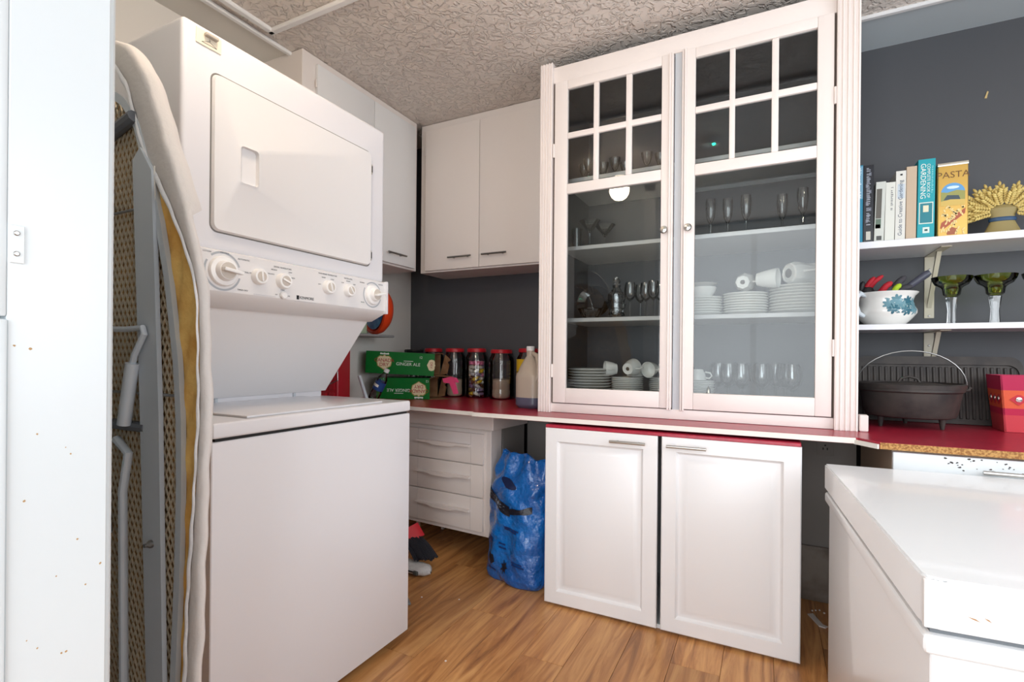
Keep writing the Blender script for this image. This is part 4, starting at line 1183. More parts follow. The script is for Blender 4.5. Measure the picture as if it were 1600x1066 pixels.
# wheat sheaf ornament
wh = thing('wheat_sheaf_ornament', 'carved golden wheat sheaf ornament tied with a blue ribbon', 'ornament', (0.842, 2.735, SZ))
STRAW = mat('carved_straw', (150, 134, 86), 0.6, bump=(60, 0.4, 0.002)); EARM = mat('golden_ears', (222, 200, 124), 0.5, var=(30, (180, 150, 78), 1.0))
b = NB()
lathe(b, [(0.066, 0.0), (0.060, 0.02), (0.044, 0.055), (0.036, 0.075), (0.040, 0.095), (0.052, 0.12), (0.030, 0.135), (0.0, 0.138)], 22, Matrix.Diagonal((1, 0.42, 1, 1)))
part('stalks', b, STRAW, wh, smooth=25)
b = NB(); lathe(b, [(0.040, 0.068), (0.044, 0.072), (0.044, 0.080), (0.040, 0.084)], 22, Matrix.Diagonal((1, 0.48, 1, 1)), caps=(False, False)); part('ribbon', b, mat('blue_ribbon', (42, 74, 108), 0.5), wh)
b = NB()
for k in range(6):
    for s in (-1, 1):
        M_ = T(s * 0.0052, 0, 0.007 + k * 0.0095) @ Matrix.Rotation(s * 0.5, 4, 'Y') @ Matrix.Diagonal((0.0045, 0.004, 0.0085, 1))
        bmesh.ops.create_icosphere(b, subdivisions=1, radius=1.0, matrix=M_)
bmesh.ops.create_icosphere(b, subdivisions=1, radius=1.0, matrix=T(0, 0, 0.066) @ Matrix.Diagonal((0.004, 0.004, 0.011, 1)))
earm = finish(b, 60); earm.materials.append(EARM)
rg = random.Random(3)
for layer, (n, r0, y, s0) in enumerate(((13, 0.078, 0.006, 1.0), (11, 0.058, -0.006, 0.95), (8, 0.040, -0.016, 0.85))):
    for k in range(n):
        a = R(-104 + 208 * k / (n - 1)) + rg.uniform(-0.05, 0.05)
        o = link('wheat_ear', earm, wh)
        o.location = (r0 * math.sin(a) * 1.05, y, 0.108 + r0 * math.cos(a) * 0.62)
        o.rotation_euler = (0, a, 0)
        o.scale = (s0 * 1.55, s0 * 1.3, s0 * 1.05)

# flowered pot with gloves and trowel in it
POTC = (0.452, 2.715)
cp = thing('chamber_pot', 'white china pot with teal flowers and a scrolled handle', 'pot', (POTC[0], POTC[1], 1.2352))
prof = [(0.0, 0.004), (0.058, 0.004), (0.064, 0.0), (0.072, 0.004), (0.096, 0.030), (0.112, 0.052), (0.112, 0.066), (0.102, 0.085), (0.098, 0.105), (0.104, 0.125), (0.116, 0.138), (0.117, 0.141), (0.110, 0.139), (0.098, 0.122), (0.092, 0.10), (0.104, 0.062), (0.09, 0.03), (0.0, 0.012)]
b = NB(); lathe(b, prof, 40, caps=(False, False)); part('pot_body', b, CHINA, cp, smooth=50)
b = NB()
ha = Vector((-0.80, -0.60, 0)).normalized()
hp = [(0.100, 0.128), (0.128, 0.138), (0.146, 0.120), (0.148, 0.085), (0.136, 0.052), (0.108, 0.040)]
tube(b, [(ha.x * r_, ha.y * r_, z) for r_, z in hp], 0.010, 10, radii=[0.009, 0.012, 0.012, 0.011, 0.012, 0.009])
part('handle', b, mat('blue_tinged_china', (206, 214, 220), 0.2), cp)
def pot_r(z):
    P = [(0.0, 0.064), (0.004, 0.072), (0.030, 0.096), (0.052, 0.112), (0.066, 0.112), (0.085, 0.102), (0.105, 0.098), (0.125, 0.104), (0.138, 0.116)]
    for i in range(len(P) - 1):
        if P[i][0] <= z <= P[i + 1][0]:
            return P[i][1] + (P[i + 1][1] - P[i][1]) * (z - P[i][0]) / (P[i + 1][0] - P[i][0])
    return 0.11
def pot_petal(b, a, z, s, rot, w=0.5):
    vs = []
    for k in range(10):
        t_ = 2 * PI * k / 10
        u = s * math.cos(t_); v = s * w * math.sin(t_)
        uu = u * math.cos(rot) - v * math.sin(rot); vv = u * math.sin(rot) + v * math.cos(rot)
        zz = z + vv; r_ = pot_r(zz) + 0.0008; aa = a + uu / r_
        vs.append(b.verts.new((r_ * math.cos(aa), r_ * math.sin(aa), zz)))
    c = b.verts.new(((pot_r(z) + 0.001) * math.cos(a), (pot_r(z) + 0.001) * math.sin(a), z))
    for k in range(10):
        b.faces.new((vs[k], vs[(k + 1) % 10], c))
rg = random.Random(11)
for (a0, z0_, tone) in ((-48, 0.098, 0), (-66, 0.082, 1), (-58, 0.060, 0), (-38, 0.064, 1), (-84, 0.066, 0), (-30, 0.090, 1), (-75, 0.104, 1), (-92, 0.086, 1)):
    b = NB()
    for k in range(7):
        an = 2 * PI * k / 7
        pot_petal(b, R(a0) + math.cos(an) * 0.12, z0_ + math.sin(an) * 0.012, 0.012, an, 0.5)
    pot_petal(b, R(a0), z0_, 0.004, 0, 1)
    part('flower', b, mat('teal_print_%d' % tone, ((58, 108, 124), (104, 146, 158))[tone], 0.3), cp)
for k in range(16):
    b = NB()
    pot_petal(b, R(rg.uniform(-98, -22)), rg.uniform(0.050, 0.110), 0.010, rg.uniform(0, 3), 0.35)
    part('leaf_print', b, mat('teal_leaf_print', (132, 164, 170), 0.3), cp)

def finger_glove(name, label, base, dirs, col_palm, col_f, group=None):
    t = thing(name, label, 'glove', base)
    for k, (p, q, r_) in enumerate(dirs):
        b = NB()
        P, Q = Vector(p), Vector(q)
        mid = P.lerp(Q, 0.5) + Vector((0, -0.006, 0.008))
        tube(b, [P, P.lerp(mid, 0.5), mid, mid.lerp(Q, 0.6), Q], r_, 10, radii=[r_ * 1.1, r_ * 1.1, r_, r_ * 0.95, r_ * 0.45])
        part('finger' if k else 'palm', b, col_f[k % len(col_f)], t, smooth=60)
    return t
GR, GB, GL, GD = mat('red_knit', (178, 24, 40), 0.7), mat('black_rubber', (34, 32, 34), 0.55), mat('lime_knit', (170, 200, 40), 0.7), mat('dark_grey_fabric', (62, 60, 66), 0.75, bump=(120, 0.4, 0.002))
gz = 1.2352 + 0.135
finger_glove('work_glove', 'red and black work glove sticking up from the flowered pot', (POTC[0] - 0.05, POTC[1] - 0.02, gz - 0.04),
             [((0.0, 0, 0.0), (-0.03, -0.01, 0.075), 0.026), ((-0.02, -0.01, 0.06), (0.035, -0.02, 0.120), 0.010), ((-0.03, -0.01, 0.055), (0.005, -0.02, 0.115), 0.010), ((-0.045, -0.01, 0.045), (-0.035, -0.02, 0.098), 0.010), ((-0.05, -0.01, 0.03), (-0.068, -0.02, 0.062), 0.010)], GR, [GB, GR, GR, GB, GR])
finger_glove('work_glove', 'red, lime and grey garden glove lying over the pot rim', (POTC[0] + 0.01, POTC[1] - 0.05, gz - 0.03),
             [((-0.03, 0, 0.0), (0.01, -0.01, 0.055), 0.024), ((-0.04, -0.02, 0.03), (0.0, -0.03, 0.075), 0.012), ((0.0, -0.02, 0.02), (0.03, -0.03, 0.065), 0.011), ((0.02, -0.01, 0.03), (0.07, -0.02, 0.055), 0.012), ((0.005, 0.0, 0.04), (0.052, 0.0, 0.100), 0.013)], GR, [GD, GR, GL, GD, GD])
tw = thing('garden_trowel', 'garden tool with dark grey handle leaning out of the pot', 'trowel', (POTC[0] + 0.028, POTC[1] - 0.02, gz - 0.02))
b = NB(); tube(b, [(-0.03, 0, -0.04), (0.035, -0.01, 0.035)], 0.006, 10); part('shank', b, STEEL, tw)
b = NB(); tube(b, [(0.025, -0.01, 0.028), (0.05, -0.012, 0.05), (0.105, -0.02, 0.096), (0.116, -0.02, 0.104)], 0.014, 14, radii=[0.009, 0.0135, 0.0155, 0.012]); hd = part('grip', b, mat('grey_grip', (76, 78, 92), 0.35), tw)

# ------------------------------------------------------------------ cast iron on the counter, red box
gr = thing('griddle', 'ribbed black cast iron griddle leaning against the dark wall', 'griddle', (0.635, 2.735, CT + 0.001))
gr.rotation_euler = (R(-9), 0, 0)
b = NB(); prism(b, [(x, 0.0, z) for x, z in rrect(-0.285, 0.285, 0.0, 0.285, 0.045, 6)], (0, 0.014, 0)); part('plate', b, CASTIRON, gr)
b = NB()
Po, Pi_ = rrect(-0.285, 0.285, 0.0, 0.285, 0.045, 6), rrect(-0.272, 0.272, 0.012, 0.250, 0.036, 6)
vo = [b.verts.new((x, -0.008, z)) for x, z in Po]; vi = [b.verts.new((x, -0.008, z)) for x, z in Pi_]
vo2 = [b.verts.new((x, 0.001, z)) for x, z in Po]; vi2 = [b.verts.new((x, 0.001, z)) for x, z in Pi_]
n = len(vo)
for i in range(n):
    j = (i + 1) % n
    b.faces.new((vo[i], vo[j], vi[j], vi[i])); b.faces.new((vo[j], vo[i], vo2[i], vo2[j])); b.faces.new((vi[i], vi[j], vi2[j], vi2[i]))
part('raised_border', b, CASTIRON, gr)
rb = NB(); box(rb, (-0.0055, -0.006, 0.022), (0.0055, 0.001, 0.240), 0.002, 1); rbm = finish(rb, 30); rbm.materials.append(CASTIRON)
for k in range(25):
    o = link('rib', rbm, gr); o.location = (-0.252 + k * 0.021, 0, 0)
do = thing('dutch_oven', 'black cast iron dutch oven with wire bail and three stubby feet', 'pot', (0.505, 2.545, CT + 0.001))
RO = 0.168
b = NB(); lathe(b, [(0.0, 0.042), (RO * 0.80, 0.042), (RO * 0.86, 0.046), (RO * 0.90, 0.06), (RO * 0.975, 0.140), (RO * 1.02, 0.146), (RO * 1.02, 0.156), (RO * 0.96, 0.156), (RO * 0.9, 0.08), (0.0, 0.06)], 48, caps=(False, False)); part('pot_body', b, CASTIRON, do, smooth=40)
b = NB(); lathe(b, [(RO * 1.04, 0.156), (RO * 1.05, 0.172), (RO * 1.0, 0.176), (RO * 0.97, 0.166), (RO * 0.5, 0.176), (0.0, 0.180)], 48, caps=(True, False)); ld_ = part('lid', b, CASTIRON, do, smooth=40)
b = NB(); tube(b, [(-0.034, 0, 0.176), (-0.026, 0, 0.192), (0.0, 0, 0.200), (0.026, 0, 0.192), (0.034, 0, 0.176)], 0.0055, 10); part('lid_handle', b, CASTIRON, ld_)
for a in (205, 325, 85):
    b = NB(); lathe(b, [(0.0, 0.0), (0.006, 0.0), (0.008, 0.01), (0.013, 0.044)], 12, T(RO * 0.66 * math.cos(R(a)), RO * 0.66 * math.sin(R(a)), 0), caps=(False, True)); part('foot', b, CASTIRON, do)
b = NB(); tube(b, [((RO + 0.012) * math.cos(R(a)), -0.03 * math.sin(R(a)), 0.158 + 0.145 * math.sin(R(a)) ) for a in range(0, 181, 10)], 0.0028, 8); part('bail', b, mat('wire_steel', (150, 148, 146), 0.35, 0.9), do)
for s in (-1, 1):
    b = NB(); tube(b, [(s * (RO - 0.002), 0, 0.150), (s * (RO + 0.018), 0, 0.152), (s * (RO + 0.022), 0, 0.164)], 0.006, 8); part('ear', b, CASTIRON, do)
# tapered jewelled box
bk_ = thing('jewelled_box', 'red and orange fabric box with mirror beads, open on top', 'box', (0.785, 2.520, CT + 0.001), R(-4))
def tapered(x0, x1, y0, y1, z0, z1, fl):
    b = NB()
    A = [(x0 + fl, y0 + fl, z0), (x1 - fl, y0 + fl, z0), (x1 - fl, y1 - fl, z0), (x0 + fl, y1 - fl, z0)]
    Bq = [(x0, y0, z1), (x1, y0, z1), (x1, y1, z1), (x0, y1, z1)]
    return A, Bq
fx0, fx1, fy0, fy1, hz = -0.012, 0.19, 0.0, 0.185, 0.212
fl = 0.018
def side_point(side, u, v):
    f = fl * (1 - v)
    z = hz * v
    if side == 'front': return Vector((fx0 + f + (fx1 - fx0 - 2 * f) * u, fy0 + f, z))
    if side == 'left': return Vector((fx0 + f, fy1 - f - (fy1 - fy0 - 2 * f) * u, z))
    if side == 'right': return Vector((fx1 - f, fy0 + f + (fy1 - fy0 - 2 * f) * u, z))
    return Vector((fx1 - f - (fx1 - fx0 - 2 * f) * u, fy1 - f, z))
nrm = {'front': Vector((0, -1, 0)), 'left': Vector((-1, 0, 0)), 'right': Vector((1, 0, 0)), 'back': Vector((0, 1, 0))}
bands = [(0.0, 0.30, (206, 62, 74)), (0.30, 0.42, (190, 22, 70)), (0.42, 0.74, (224, 92, 56)), (0.74, 1.0, (186, 26, 78))]
for sd in ('front', 'left', 'right', 'back'):
    for (v0, v1, rgb) in bands:
        b = NB()
        q = [side_point(sd, u, v) for u, v in ((0, v0), (1, v0), (1, v1), (0, v1))]
        prism(b, q, -nrm[sd] * 0.006)
        part('fabric_band', b, mat('fabric_%02x%02x%02x' % tuple(rgb), rgb, 0.55, bump=(150, 0.3, 0.001)), bk_)
    for k in range(3 if sd in ('front', 'left') else 0):
        c = side_point(sd, 0.25 + 0.28 * k, 0.58) + nrm[sd] * 0.0005
        xd = Vector((1, 0, 0)) if sd == 'front' else Vector((0, -1, 0))
        Mj = frame_matrix(c, xd, (0, 0, 1))
        b = NB(); prism(b, [Mj @ Vector((0.026 * math.cos(R(a)), 0.022 * math.sin(R(a)), 0)) for a in (0, 90, 180, 270)], nrm[sd] * 0.001); dm = part('diamond_patch', b, mat('patch_crimson', (196, 34, 54), 0.55), bk_)
        b = NB(); lathe(b, [(0.010, 0.001), (0.009, 0.0035), (0.0, 0.005)], 16, Mj, caps=(True, False)); part('mirror_bead', b, mat('mirror_bead', (220, 216, 214), 0.08, 1.0), dm)
b = NB(); box(b, (fx0 + fl, fy0 + fl, 0.0), (fx1 - fl, fy1 - fl, 0.006)); part('box_floor', b, mat('fabric_ba1a4e', (186, 26, 78), 0.55), bk_)

# ------------------------------------------------------------------ jars, jug and boxes on the counter
LIDR = mat('red_jar_lid', (186, 26, 40), 0.35)
jprof = lambda r, h: [(0.0, 0.003), (r * 0.86, 0.002), (r * 0.96, 0.008), (r, 0.02), (r, h * 0.18), (r * 0.975, h * 0.20), (r, h * 0.22), (r, h * 0.68), (r * 0.975, h * 0.70), (r, h * 0.72), (r * 0.97, h * 0.82), (r * 0.78, h * 0.90), (r * 0.76, h * 0.97)]
def jar(x, y, r, h, label):
    t = thing('storage_jar', label, 'jar', (x, y, CT + 0.0005), 0, 'red-lidded jars along the back of the counter')
    P = jprof(r, h)
    b = NB(); lathe(b, P + [(max(q[0] - 0.0025, 0.0), q[1] + (0.003 if i == 0 else 0)) for i, q in reversed(list(enumerate(P)))], 36, caps=(False, False)); part('jar_glass', b, JARGLASS, t, smooth=45)
    b = NB(); lathe(b, [(r * 0.82, h * 0.925), (r * 0.84, h * 0.93), (r * 0.84, h * 0.985), (r * 0.80, h), (0.0, h)], 36, caps=(True, False)); ld0 = part('lid', b, LIDR, t)
    b = NB()
    for k in range(36):
        a = 2 * PI * k / 36
        box(b, (r * 0.835, -0.0012, h * 0.935), (r * 0.852, 0.0012, h * 0.98), M=RZ(a))
    part('lid_ribs', b, LIDR, ld0)
    return t
def fill(name, x, y, r, z0_, z1_, rgb, label, var=None):
    b = NB(); lathe(b, [(0.0, 0.0), (r * 0.93, 0.0), (r, 0.01), (r, z1_ - z0_ - 0.004), (r * 0.6, z1_ - z0_), (0.0, z1_ - z0_ - 0.006)], 32, T(x, y, z0_), caps=(False, False))
    o = single(name, b, mat('fill_%02x%02x%02x' % tuple(rgb), rgb, 0.85, bump=(90, 0.5, 0.003), var=var), label, 'dry goods'); o['kind'] = 'stuff'
JZ = CT + 0.006
JH = 0.315
jar(-2.02, 2.81, 0.070, JH, 'clear jar with red lid standing behind the ginger ale boxes')
jar(-1.850, 2.812, 0.072, JH, 'clear red-lidded jar with a little flour, next to the torn boxes')
fill('flour', -1.850, 2.812, 0.066, JZ, CT + 0.115, (206, 184, 160), 'pale flour in the bottom of the jar next to the torn boxes')
jar(-1.680, 2.808, 0.072, JH, 'clear red-lidded jar full of wrapped sweets')
jar(-1.498, 2.806, 0.080, 0.308, 'wide clear red-lidded jar half full of beige powder')
fill('powder', -1.498, 2.806, 0.074, JZ, CT + 0.125, (190, 168, 148), 'beige powder in the wide jar behind the juice jug')
jy = jar(-1.310, 2.806, 0.072, JH, 'red-lidded jar with a yellow label behind the juice jug')
b = NB(); lathe(b, [(0.0735, 0.09), (0.0735, 0.25)], 24, caps=(False, False), a0=R(150), a1=R(300)); part('yellow_label', b, mat('yellow_paper', (226, 186, 30), 0.6), jy)
b = NB(); lathe(b, [(0.0738, 0.14), (0.0738, 0.150)], 24, caps=(False, False), a0=R(170), a1=R(280)); lathe(b, [(0.0738, 0.17), (0.0738, 0.176)], 24, caps=(False, False), a0=R(170), a1=R(280)); part('label_print', b, mat('label_brown', (120, 80, 20), 0.6), jy)
# wrapped sweets: many small twists of foil, each its own colour
rg = random.Random(21)
SW = [(236, 212, 190), (206, 170, 112), (110, 70, 46), (226, 226, 230), (232, 130, 170), (240, 238, 230), (150, 124, 160), (224, 190, 50)]
SWN = ['beige', 'tan', 'dark brown', 'silver', 'pink', 'white', 'mauve', 'yellow']
swm = []
for q, c in enumerate(SW):
    b = NB(); box(b, (-0.018, -0.011, -0.009), (0.018, 0.011, 0.009), 0.006, 2)
    for s in (-1, 1):
        prism(b, [(s * 0.016, 0.0, -0.004), (s * 0.030, -0.010, 0.008), (s * 0.032, 0.010, -0.008), (s * 0.016, 0.0, 0.004)], (0, 0.002, 0))
    me = finish(b, 50); me.materials.append(mat('sweet_%d' % q, c, 0.3, 0.25 if q in (3, 5) else 0.0)); swm.append(me)
cnt = 0
for lev in range(9):
    zz = CT + 0.026 + lev * 0.0245
    for k in range(6):
        a = 2 * PI * (k + 0.5 * (lev % 2)) / 6 + rg.uniform(-0.15, 0.15)
        rr0 = 0.037
        ci = (4 if lev == 8 else 5 if lev in (6, 7) and k in (3, 4, 5) else rg.randrange(len(SW)))
        o = link('wrapped_sweet', swm[ci]); cnt += 1
        o.location = (-1.680 + rr0 * math.cos(a), 2.808 + rr0 * math.sin(a), zz)
        o.rotation_euler = (rg.uniform(-0.6, 0.6), rg.uniform(-0.5, 0.5), a + PI / 2 + rg.uniform(-0.4, 0.4))
        tag(o, SWN[ci] + ' wrapped sweet in the full red-lidded jar', 'sweet', 'wrapped sweets in the jar')

# juice jug
jj = thing('juice_jug', 'translucent plastic jug with a white cap and dregs of dark juice', 'jug', (-1.108, 2.415, CT + 0.0005), R(-8))
PJ = mat('milky_plastic', (220, 204, 186), 0.35, spec=0.5)
nt = PJ.node_tree; PJ.node_tree.nodes['Principled BSDF'].inputs['Transmission Weight'].default_value = 0.35
b = NB()
def jug_s(u, v):
    z = 0.300 * v
    if v < 0.05: s = 0.80 + 0.2 * v / 0.05
    elif v < 0.52: s = 1.0
    elif v < 0.90: s = 1.0 - 0.72 * ((v - 0.52) / 0.38) ** 1.5
    else: s = 0.28
    a = 2 * PI * u
    e = 3.2 if v < 0.6 else 2.4
    c, sn = math.cos(a), math.sin(a)
    r_ = (abs(c) ** e + abs(sn) ** e) ** (-1 / e)
    off = 0.018 * max(0, v - 0.5)
    return (0.074 * s * r_ * c - off, 0.074 * s * r_ * sn, z)
V = grid(b, jug_s, 40, 40, closed_u=True)
b.faces.new(list(reversed(V[0]))); b.faces.new(V[-1])
part('jug_body', b, PJ, jj, smooth=60)
b = NB(); tube(b, [(0.012, -0.010, 0.285), (0.048, -0.022, 0.270), (0.068, -0.034, 0.22), (0.066, -0.040, 0.17), (0.050, -0.050, 0.135)], 0.013, 12, radii=[0.010, 0.014, 0.0145, 0.0145, 0.012]); part('handle', b, PJ, jj)
b = NB(); lathe(b, [(0.022, 0.298), (0.022, 0.318), (0.020, 0.321), (0.0, 0.321)], 24, T(-0.008, 0, 0), caps=(True, False)); part('cap', b, WHITE2, jj)
b = NB()
V = grid(b, lambda u, v: tuple(Vector(jug_s(u, v * 0.185)) * 1.012 * Vector((1, 1, 0)).length / math.sqrt(2) if False else (jug_s(u, v * 0.185)[0] * 1.006, jug_s(u, v * 0.185)[1] * 1.006, jug_s(u, v * 0.185)[2])), 40, 8, closed_u=True)
b.faces.new(V[-1])
part('juice', b, mat('dark_juice', (92, 92, 112), 0.3), jj, smooth=60)

# ginger ale cartons
GREEN = mat('carton_green', (10, 112, 44), 0.32)
BROWN = mat('carton_inside', (158, 118, 82), 0.8, var=(20, (138, 98, 64), 1.0))
CREAM = mat('carton_cream', (226, 214, 176), 0.45)
CRIM = mat('carton_crimson', (170, 24, 48), 0.45)
CWHITE = mat('carton_white', (236, 240, 232), 0.45)
def shield(w, h):
    return [(-0.42 * w, 0.30 * h), (-0.28 * w, 0.42 * h), (-0.10 * w, 0.40 * h), (0, 0.50 * h), (0.10 * w, 0.40 * h), (0.28 * w, 0.42 * h), (0.42 * w, 0.30 * h), (0.46 * w, 0.0), (0.40 * w, -0.25 * h), (0.18 * w, -0.38 * h), (0, -0.50 * h), (-0.18 * w, -0.38 * h), (-0.40 * w, -0.25 * h), (-0.46 * w, 0.0)]
def carton(loc, rot, L, Hh, Dd, flip, label):
    t = thing('drink_carton', label, 'carton', loc)
    t.rotation_euler = rot
    th = 0.002
    b = NB()
    box(b, (0, 0, 0), (L, th, Hh)); box(b, (0, Dd - th, 0), (L, Dd, Hh)); box(b, (0, th, 0), (L, Dd - th, th)); box(b, (0, th, Hh - th), (L, Dd - th, Hh)); box(b, (0, th, th), (th, Dd - th, Hh - th))
    part('carton_shell', b, GREEN, t, smooth=0)
    # brown inside, seen through the torn end
    b = NB(); box(b, (L - 0.115, th, th), (L - 0.0005, th * 1.6, Hh - th)); box(b, (L - 0.115, Dd - th * 1.6, th), (L - 0.0005, Dd - th, Hh - th)); box(b, (L - 0.115, th * 1.6, th), (L - 0.0005, Dd - th * 1.6, th * 1.6)); box(b, (L - 0.115, th * 1.6, Hh - th * 1.6), (L - 0.0005, Dd - th * 1.6, Hh - th)); box(b, (L - 0.118, th, th), (L - 0.115, Dd - th, Hh - th))
    part('carton_lining', b, BROWN, t, smooth=0)
    s = -1 if flip else 1
    def P(u, w):
        return Vector((u, -0.0004, w))
    cx, cz = (L * 0.27, Hh * 0.52) if not flip else (L * 0.80, Hh * 0.48)
    xd, yd = Vector((s, 0, 0)), Vector((0, 0, s))
    def pts(poly, k=1.0, y=-0.0004):
        return [Vector((cx + p[0] * s * k, y, cz + p[1] * s * k)) for p in poly]
    sh = shield(0.104, 0.096)
    b = NB(); prism(b, pts(sh, 1.0), (0, 0.0003, 0)); part('emblem', b, mat('carton_gold', (176, 150, 84), 0.45), t)
    b = NB(); prism(b, pts(sh, 0.90, -0.0009), (0, 0.0003, 0)); part('emblem_field', b, CREAM, t)
    b = NB()
    for k in range(5):
        u = -0.022 + k * 0.011
        prism(b, [Vector((cx + (u + q[0]) * s, -0.0010, cz + (0.050 + q[1]) * s)) for q in ((-0.005, -0.003), (0.005, -0.003), (0.006, 0.004), (0.0, 0.009 if k % 2 == 0 else 0.006), (-0.006, 0.004))], (0, 0.0003, 0))
    part('crown', b, CWHITE, t)
    lettering('CANADA', 0.030, (cx, -0.0014, cz + 0.011 * s), xd, yd, CRIM, t, depth=0.0003, spacing=0.95)
    lettering('DRY', 0.030, (cx, -0.0014, cz - 0.016 * s), xd, yd, CRIM, t, depth=0.0003)
    gx, gz_ = (L * 0.62, Hh * 0.47) if not flip else (L * 0.42, Hh * 0.42)
    lettering('GINGER ALE', 0.027, (gx, -0.0006, gz_), xd, yd, CWHITE, t, depth=0.0002)
    b = NB(); box(b, (gx - 0.028, -0.0006, gz_ + 0.018 * s), (gx + 0.030, -0.0002, gz_ + 0.021 * s)); part('fine_print', b, CWHITE, t)
    ax, az = (L * 0.80, Hh * 0.80) if not flip else (L * 0.96, Hh * 0.86)
    lettering('12', 0.020, (ax, -0.0006, az), xd, yd, CWHITE, t, depth=0.0002)
    if not flip:
        b = NB(); prism(b, [Vector((L * 0.955 + p[1] * 0.55, -0.0006, Hh * 0.48 + p[0] * 0.72)) for p in sh], (0, 0.0003, 0)); part('side_emblem', b, CREAM, t)
        lettering('DRY', 0.020, (L * 0.955, -0.0012, Hh * 0.48), (0, 0, -1), (1, 0, 0), CRIM, t, depth=0.0002)
    # torn flaps at the open end
    b = NB()
    prism(b, [(L, 0.0, Hh), (L + 0.03, 0.01, Hh + 0.006), (L + 0.045, 0.05, Hh - 0.002), (L + 0.03, 0.10, Hh + 0.004), (L, Dd, Hh)], (0, 0, 0.0015))
    part('torn_flap', b, BROWN, t, smooth=0)
    b = NB()
    prism(b, [(L, Dd, 0.0), (L + 0.05, Dd - 0.012, 0.01), (L + 0.062, Dd - 0.018, Hh * 0.5), (L + 0.048, Dd - 0.010, Hh * 0.62), (L + 0.07, Dd - 0.02, Hh * 0.75), (L + 0.03, Dd - 0.008, Hh)], (0, 0.0015, 0))
    part('torn_flap', b, BROWN, t, smooth=0)
    b = NB()
    prism(b, [(L, 0, 0.0), (L + 0.085, 0.02, 0.0), (L + 0.11, 0.06, 0.0), (L + 0.05, Dd - 0.04, 0.0), (L, Dd, 0.0)], (0, 0, 0.0015))
    part('torn_flap', b, BROWN, t, smooth=0)
    return t
carton((-2.150, 2.400, CT + 0.001), (0, 0, R(20)), 0.335, 0.128, 0.19, True, 'lower green ginger ale carton lying upside down with its end torn open')
carton((-2.205, 2.36, CT + 0.160), (0, R(2.4), R(24)), 0.425, 0.135, 0.19, False, 'upper green ginger ale carton resting on the torn carton')
# pink sweet packet hanging out of the lower carton
b = NB()
pv = [(0.0, 0.0, 0.0), (0.055, -0.01, 0.012), (0.095, -0.005, 0.004), (0.108, 0.0, -0.02), (0.085, -0.008, -0.018), (0.112, -0.01, -0.085), (0.088, -0.012, -0.088), (0.058, -0.012, -0.025), (0.01, -0.004, -0.022)]
prism(b, pv, (0.004, 0.010, 0.003), T(-1.735, 2.505, CT + 0.130))
single('sweet_packet', b, mat('pink_foil', (222, 74, 122), 0.35), 'pink sweet packet hanging out of the torn carton', 'packet')
# dark cans in the carton
for k, (dx, dy) in enumerate(((0.085, 0.035), (0.085, 0.105))):
    pass

# clear water bottle leaning on the cartons
wbm = thing('water_bottle', 'small clear water bottle with blue label tipped against the cartons', 'bottle', (-2.03, 2.235, CT + 0.014))
wbm.rotation_euler = (0, R(28), R(12))
b = NB(); lathe(b, [(0.0, 0.002), (0.026, 0.0), (0.031, 0.012), (0.031, 0.05), (0.029, 0.055), (0.031, 0.06), (0.031, 0.12), (0.027, 0.14), (0.014, 0.165), (0.013, 0.185)], 28, caps=(False, False)); part('bottle_body', b, JARGLASS, wbm, smooth=50)
b = NB(); lathe(b, [(0.0316, 0.065), (0.0316, 0.118)], 28, caps=(False, False)); lb = part('label_wrap', b, mat('bottle_blue', (34, 72, 132), 0.4), wbm)
b = NB(); lathe(b, [(0.0319, 0.085), (0.0319, 0.100)], 20, caps=(False, False), a0=R(-150), a1=R(-70)); part('label_print', b, CWHITE, lb)
b = NB(); lathe(b, [(0.015, 0.178), (0.015, 0.196), (0.0, 0.197)], 20, caps=(True, False)); part('cap', b, WHITE2, wbm)
# chrome canister with black wheel knob behind the cartons
cn = thing('coffee_press', 'chrome-necked pot with a black ridged knob behind the cartons', 'coffee pot', (-2.115, 2.72, CT + 0.001))
b = NB(); lathe(b, [(0.0, 0.0), (0.055, 0.0), (0.055, 0.22), (0.045, 0.25), (0.018, 0.262), (0.016, 0.285), (0.0, 0.286)], 28, caps=(False, False)); part('pot_body', b, CHROME, cn)
b = NB(); lathe(b, [(0.0, 0.284), (0.060, 0.286), (0.064, 0.296), (0.060, 0.306), (0.0, 0.308)], 18, caps=(False, False)); part('knob', b, BLACKP, cn, smooth=15)
# red ribbed can and two grey pipes behind the washer
rcn = thing('red_canister', 'red embossed metal canister with a wire handle behind the washer', 'canister', (-2.18, 2.065, CT + 0.001), R(12))
REDC = mat('red_enamel', (170, 26, 40), 0.35)
b = NB(); box(b, (-0.085, -0.06, 0), (0.085, 0.06, 0.300), 0.012, 3); body = part('canister_body', b, REDC, rcn)
for i in range(3):
    for j in range(5):
        b = NB(); box(b, (-0.066 + i * 0.048, -0.065, 0.018 + j * 0.057), (-0.030 + i * 0.048, -0.058, 0.060 + j * 0.057), 0.003, 2); part('embossed_square', b, REDC, body)
b = NB(); tube(b, [(0.060, -0.066, 0.190), (0.095, -0.080, 0.175), (0.100, -0.085, 0.130), (0.060, -0.090, 0.110), (-0.06, -0.085, 0.115), (-0.08, -0.066, 0.19)], 0.003, 8); part('wire_handle', b, STEEL, rcn)
for (p, q, lab) in (((-2.025, 2.185, CT + 0.011), (-2.075, 2.175, CT + 0.150), 'short grey metal tube leaning beside the red canister'),):
    b = NB(); tube(b, [p, q], 0.0105, 12); single('metal_tube', b, GREYMETAL, lab, 'tube')
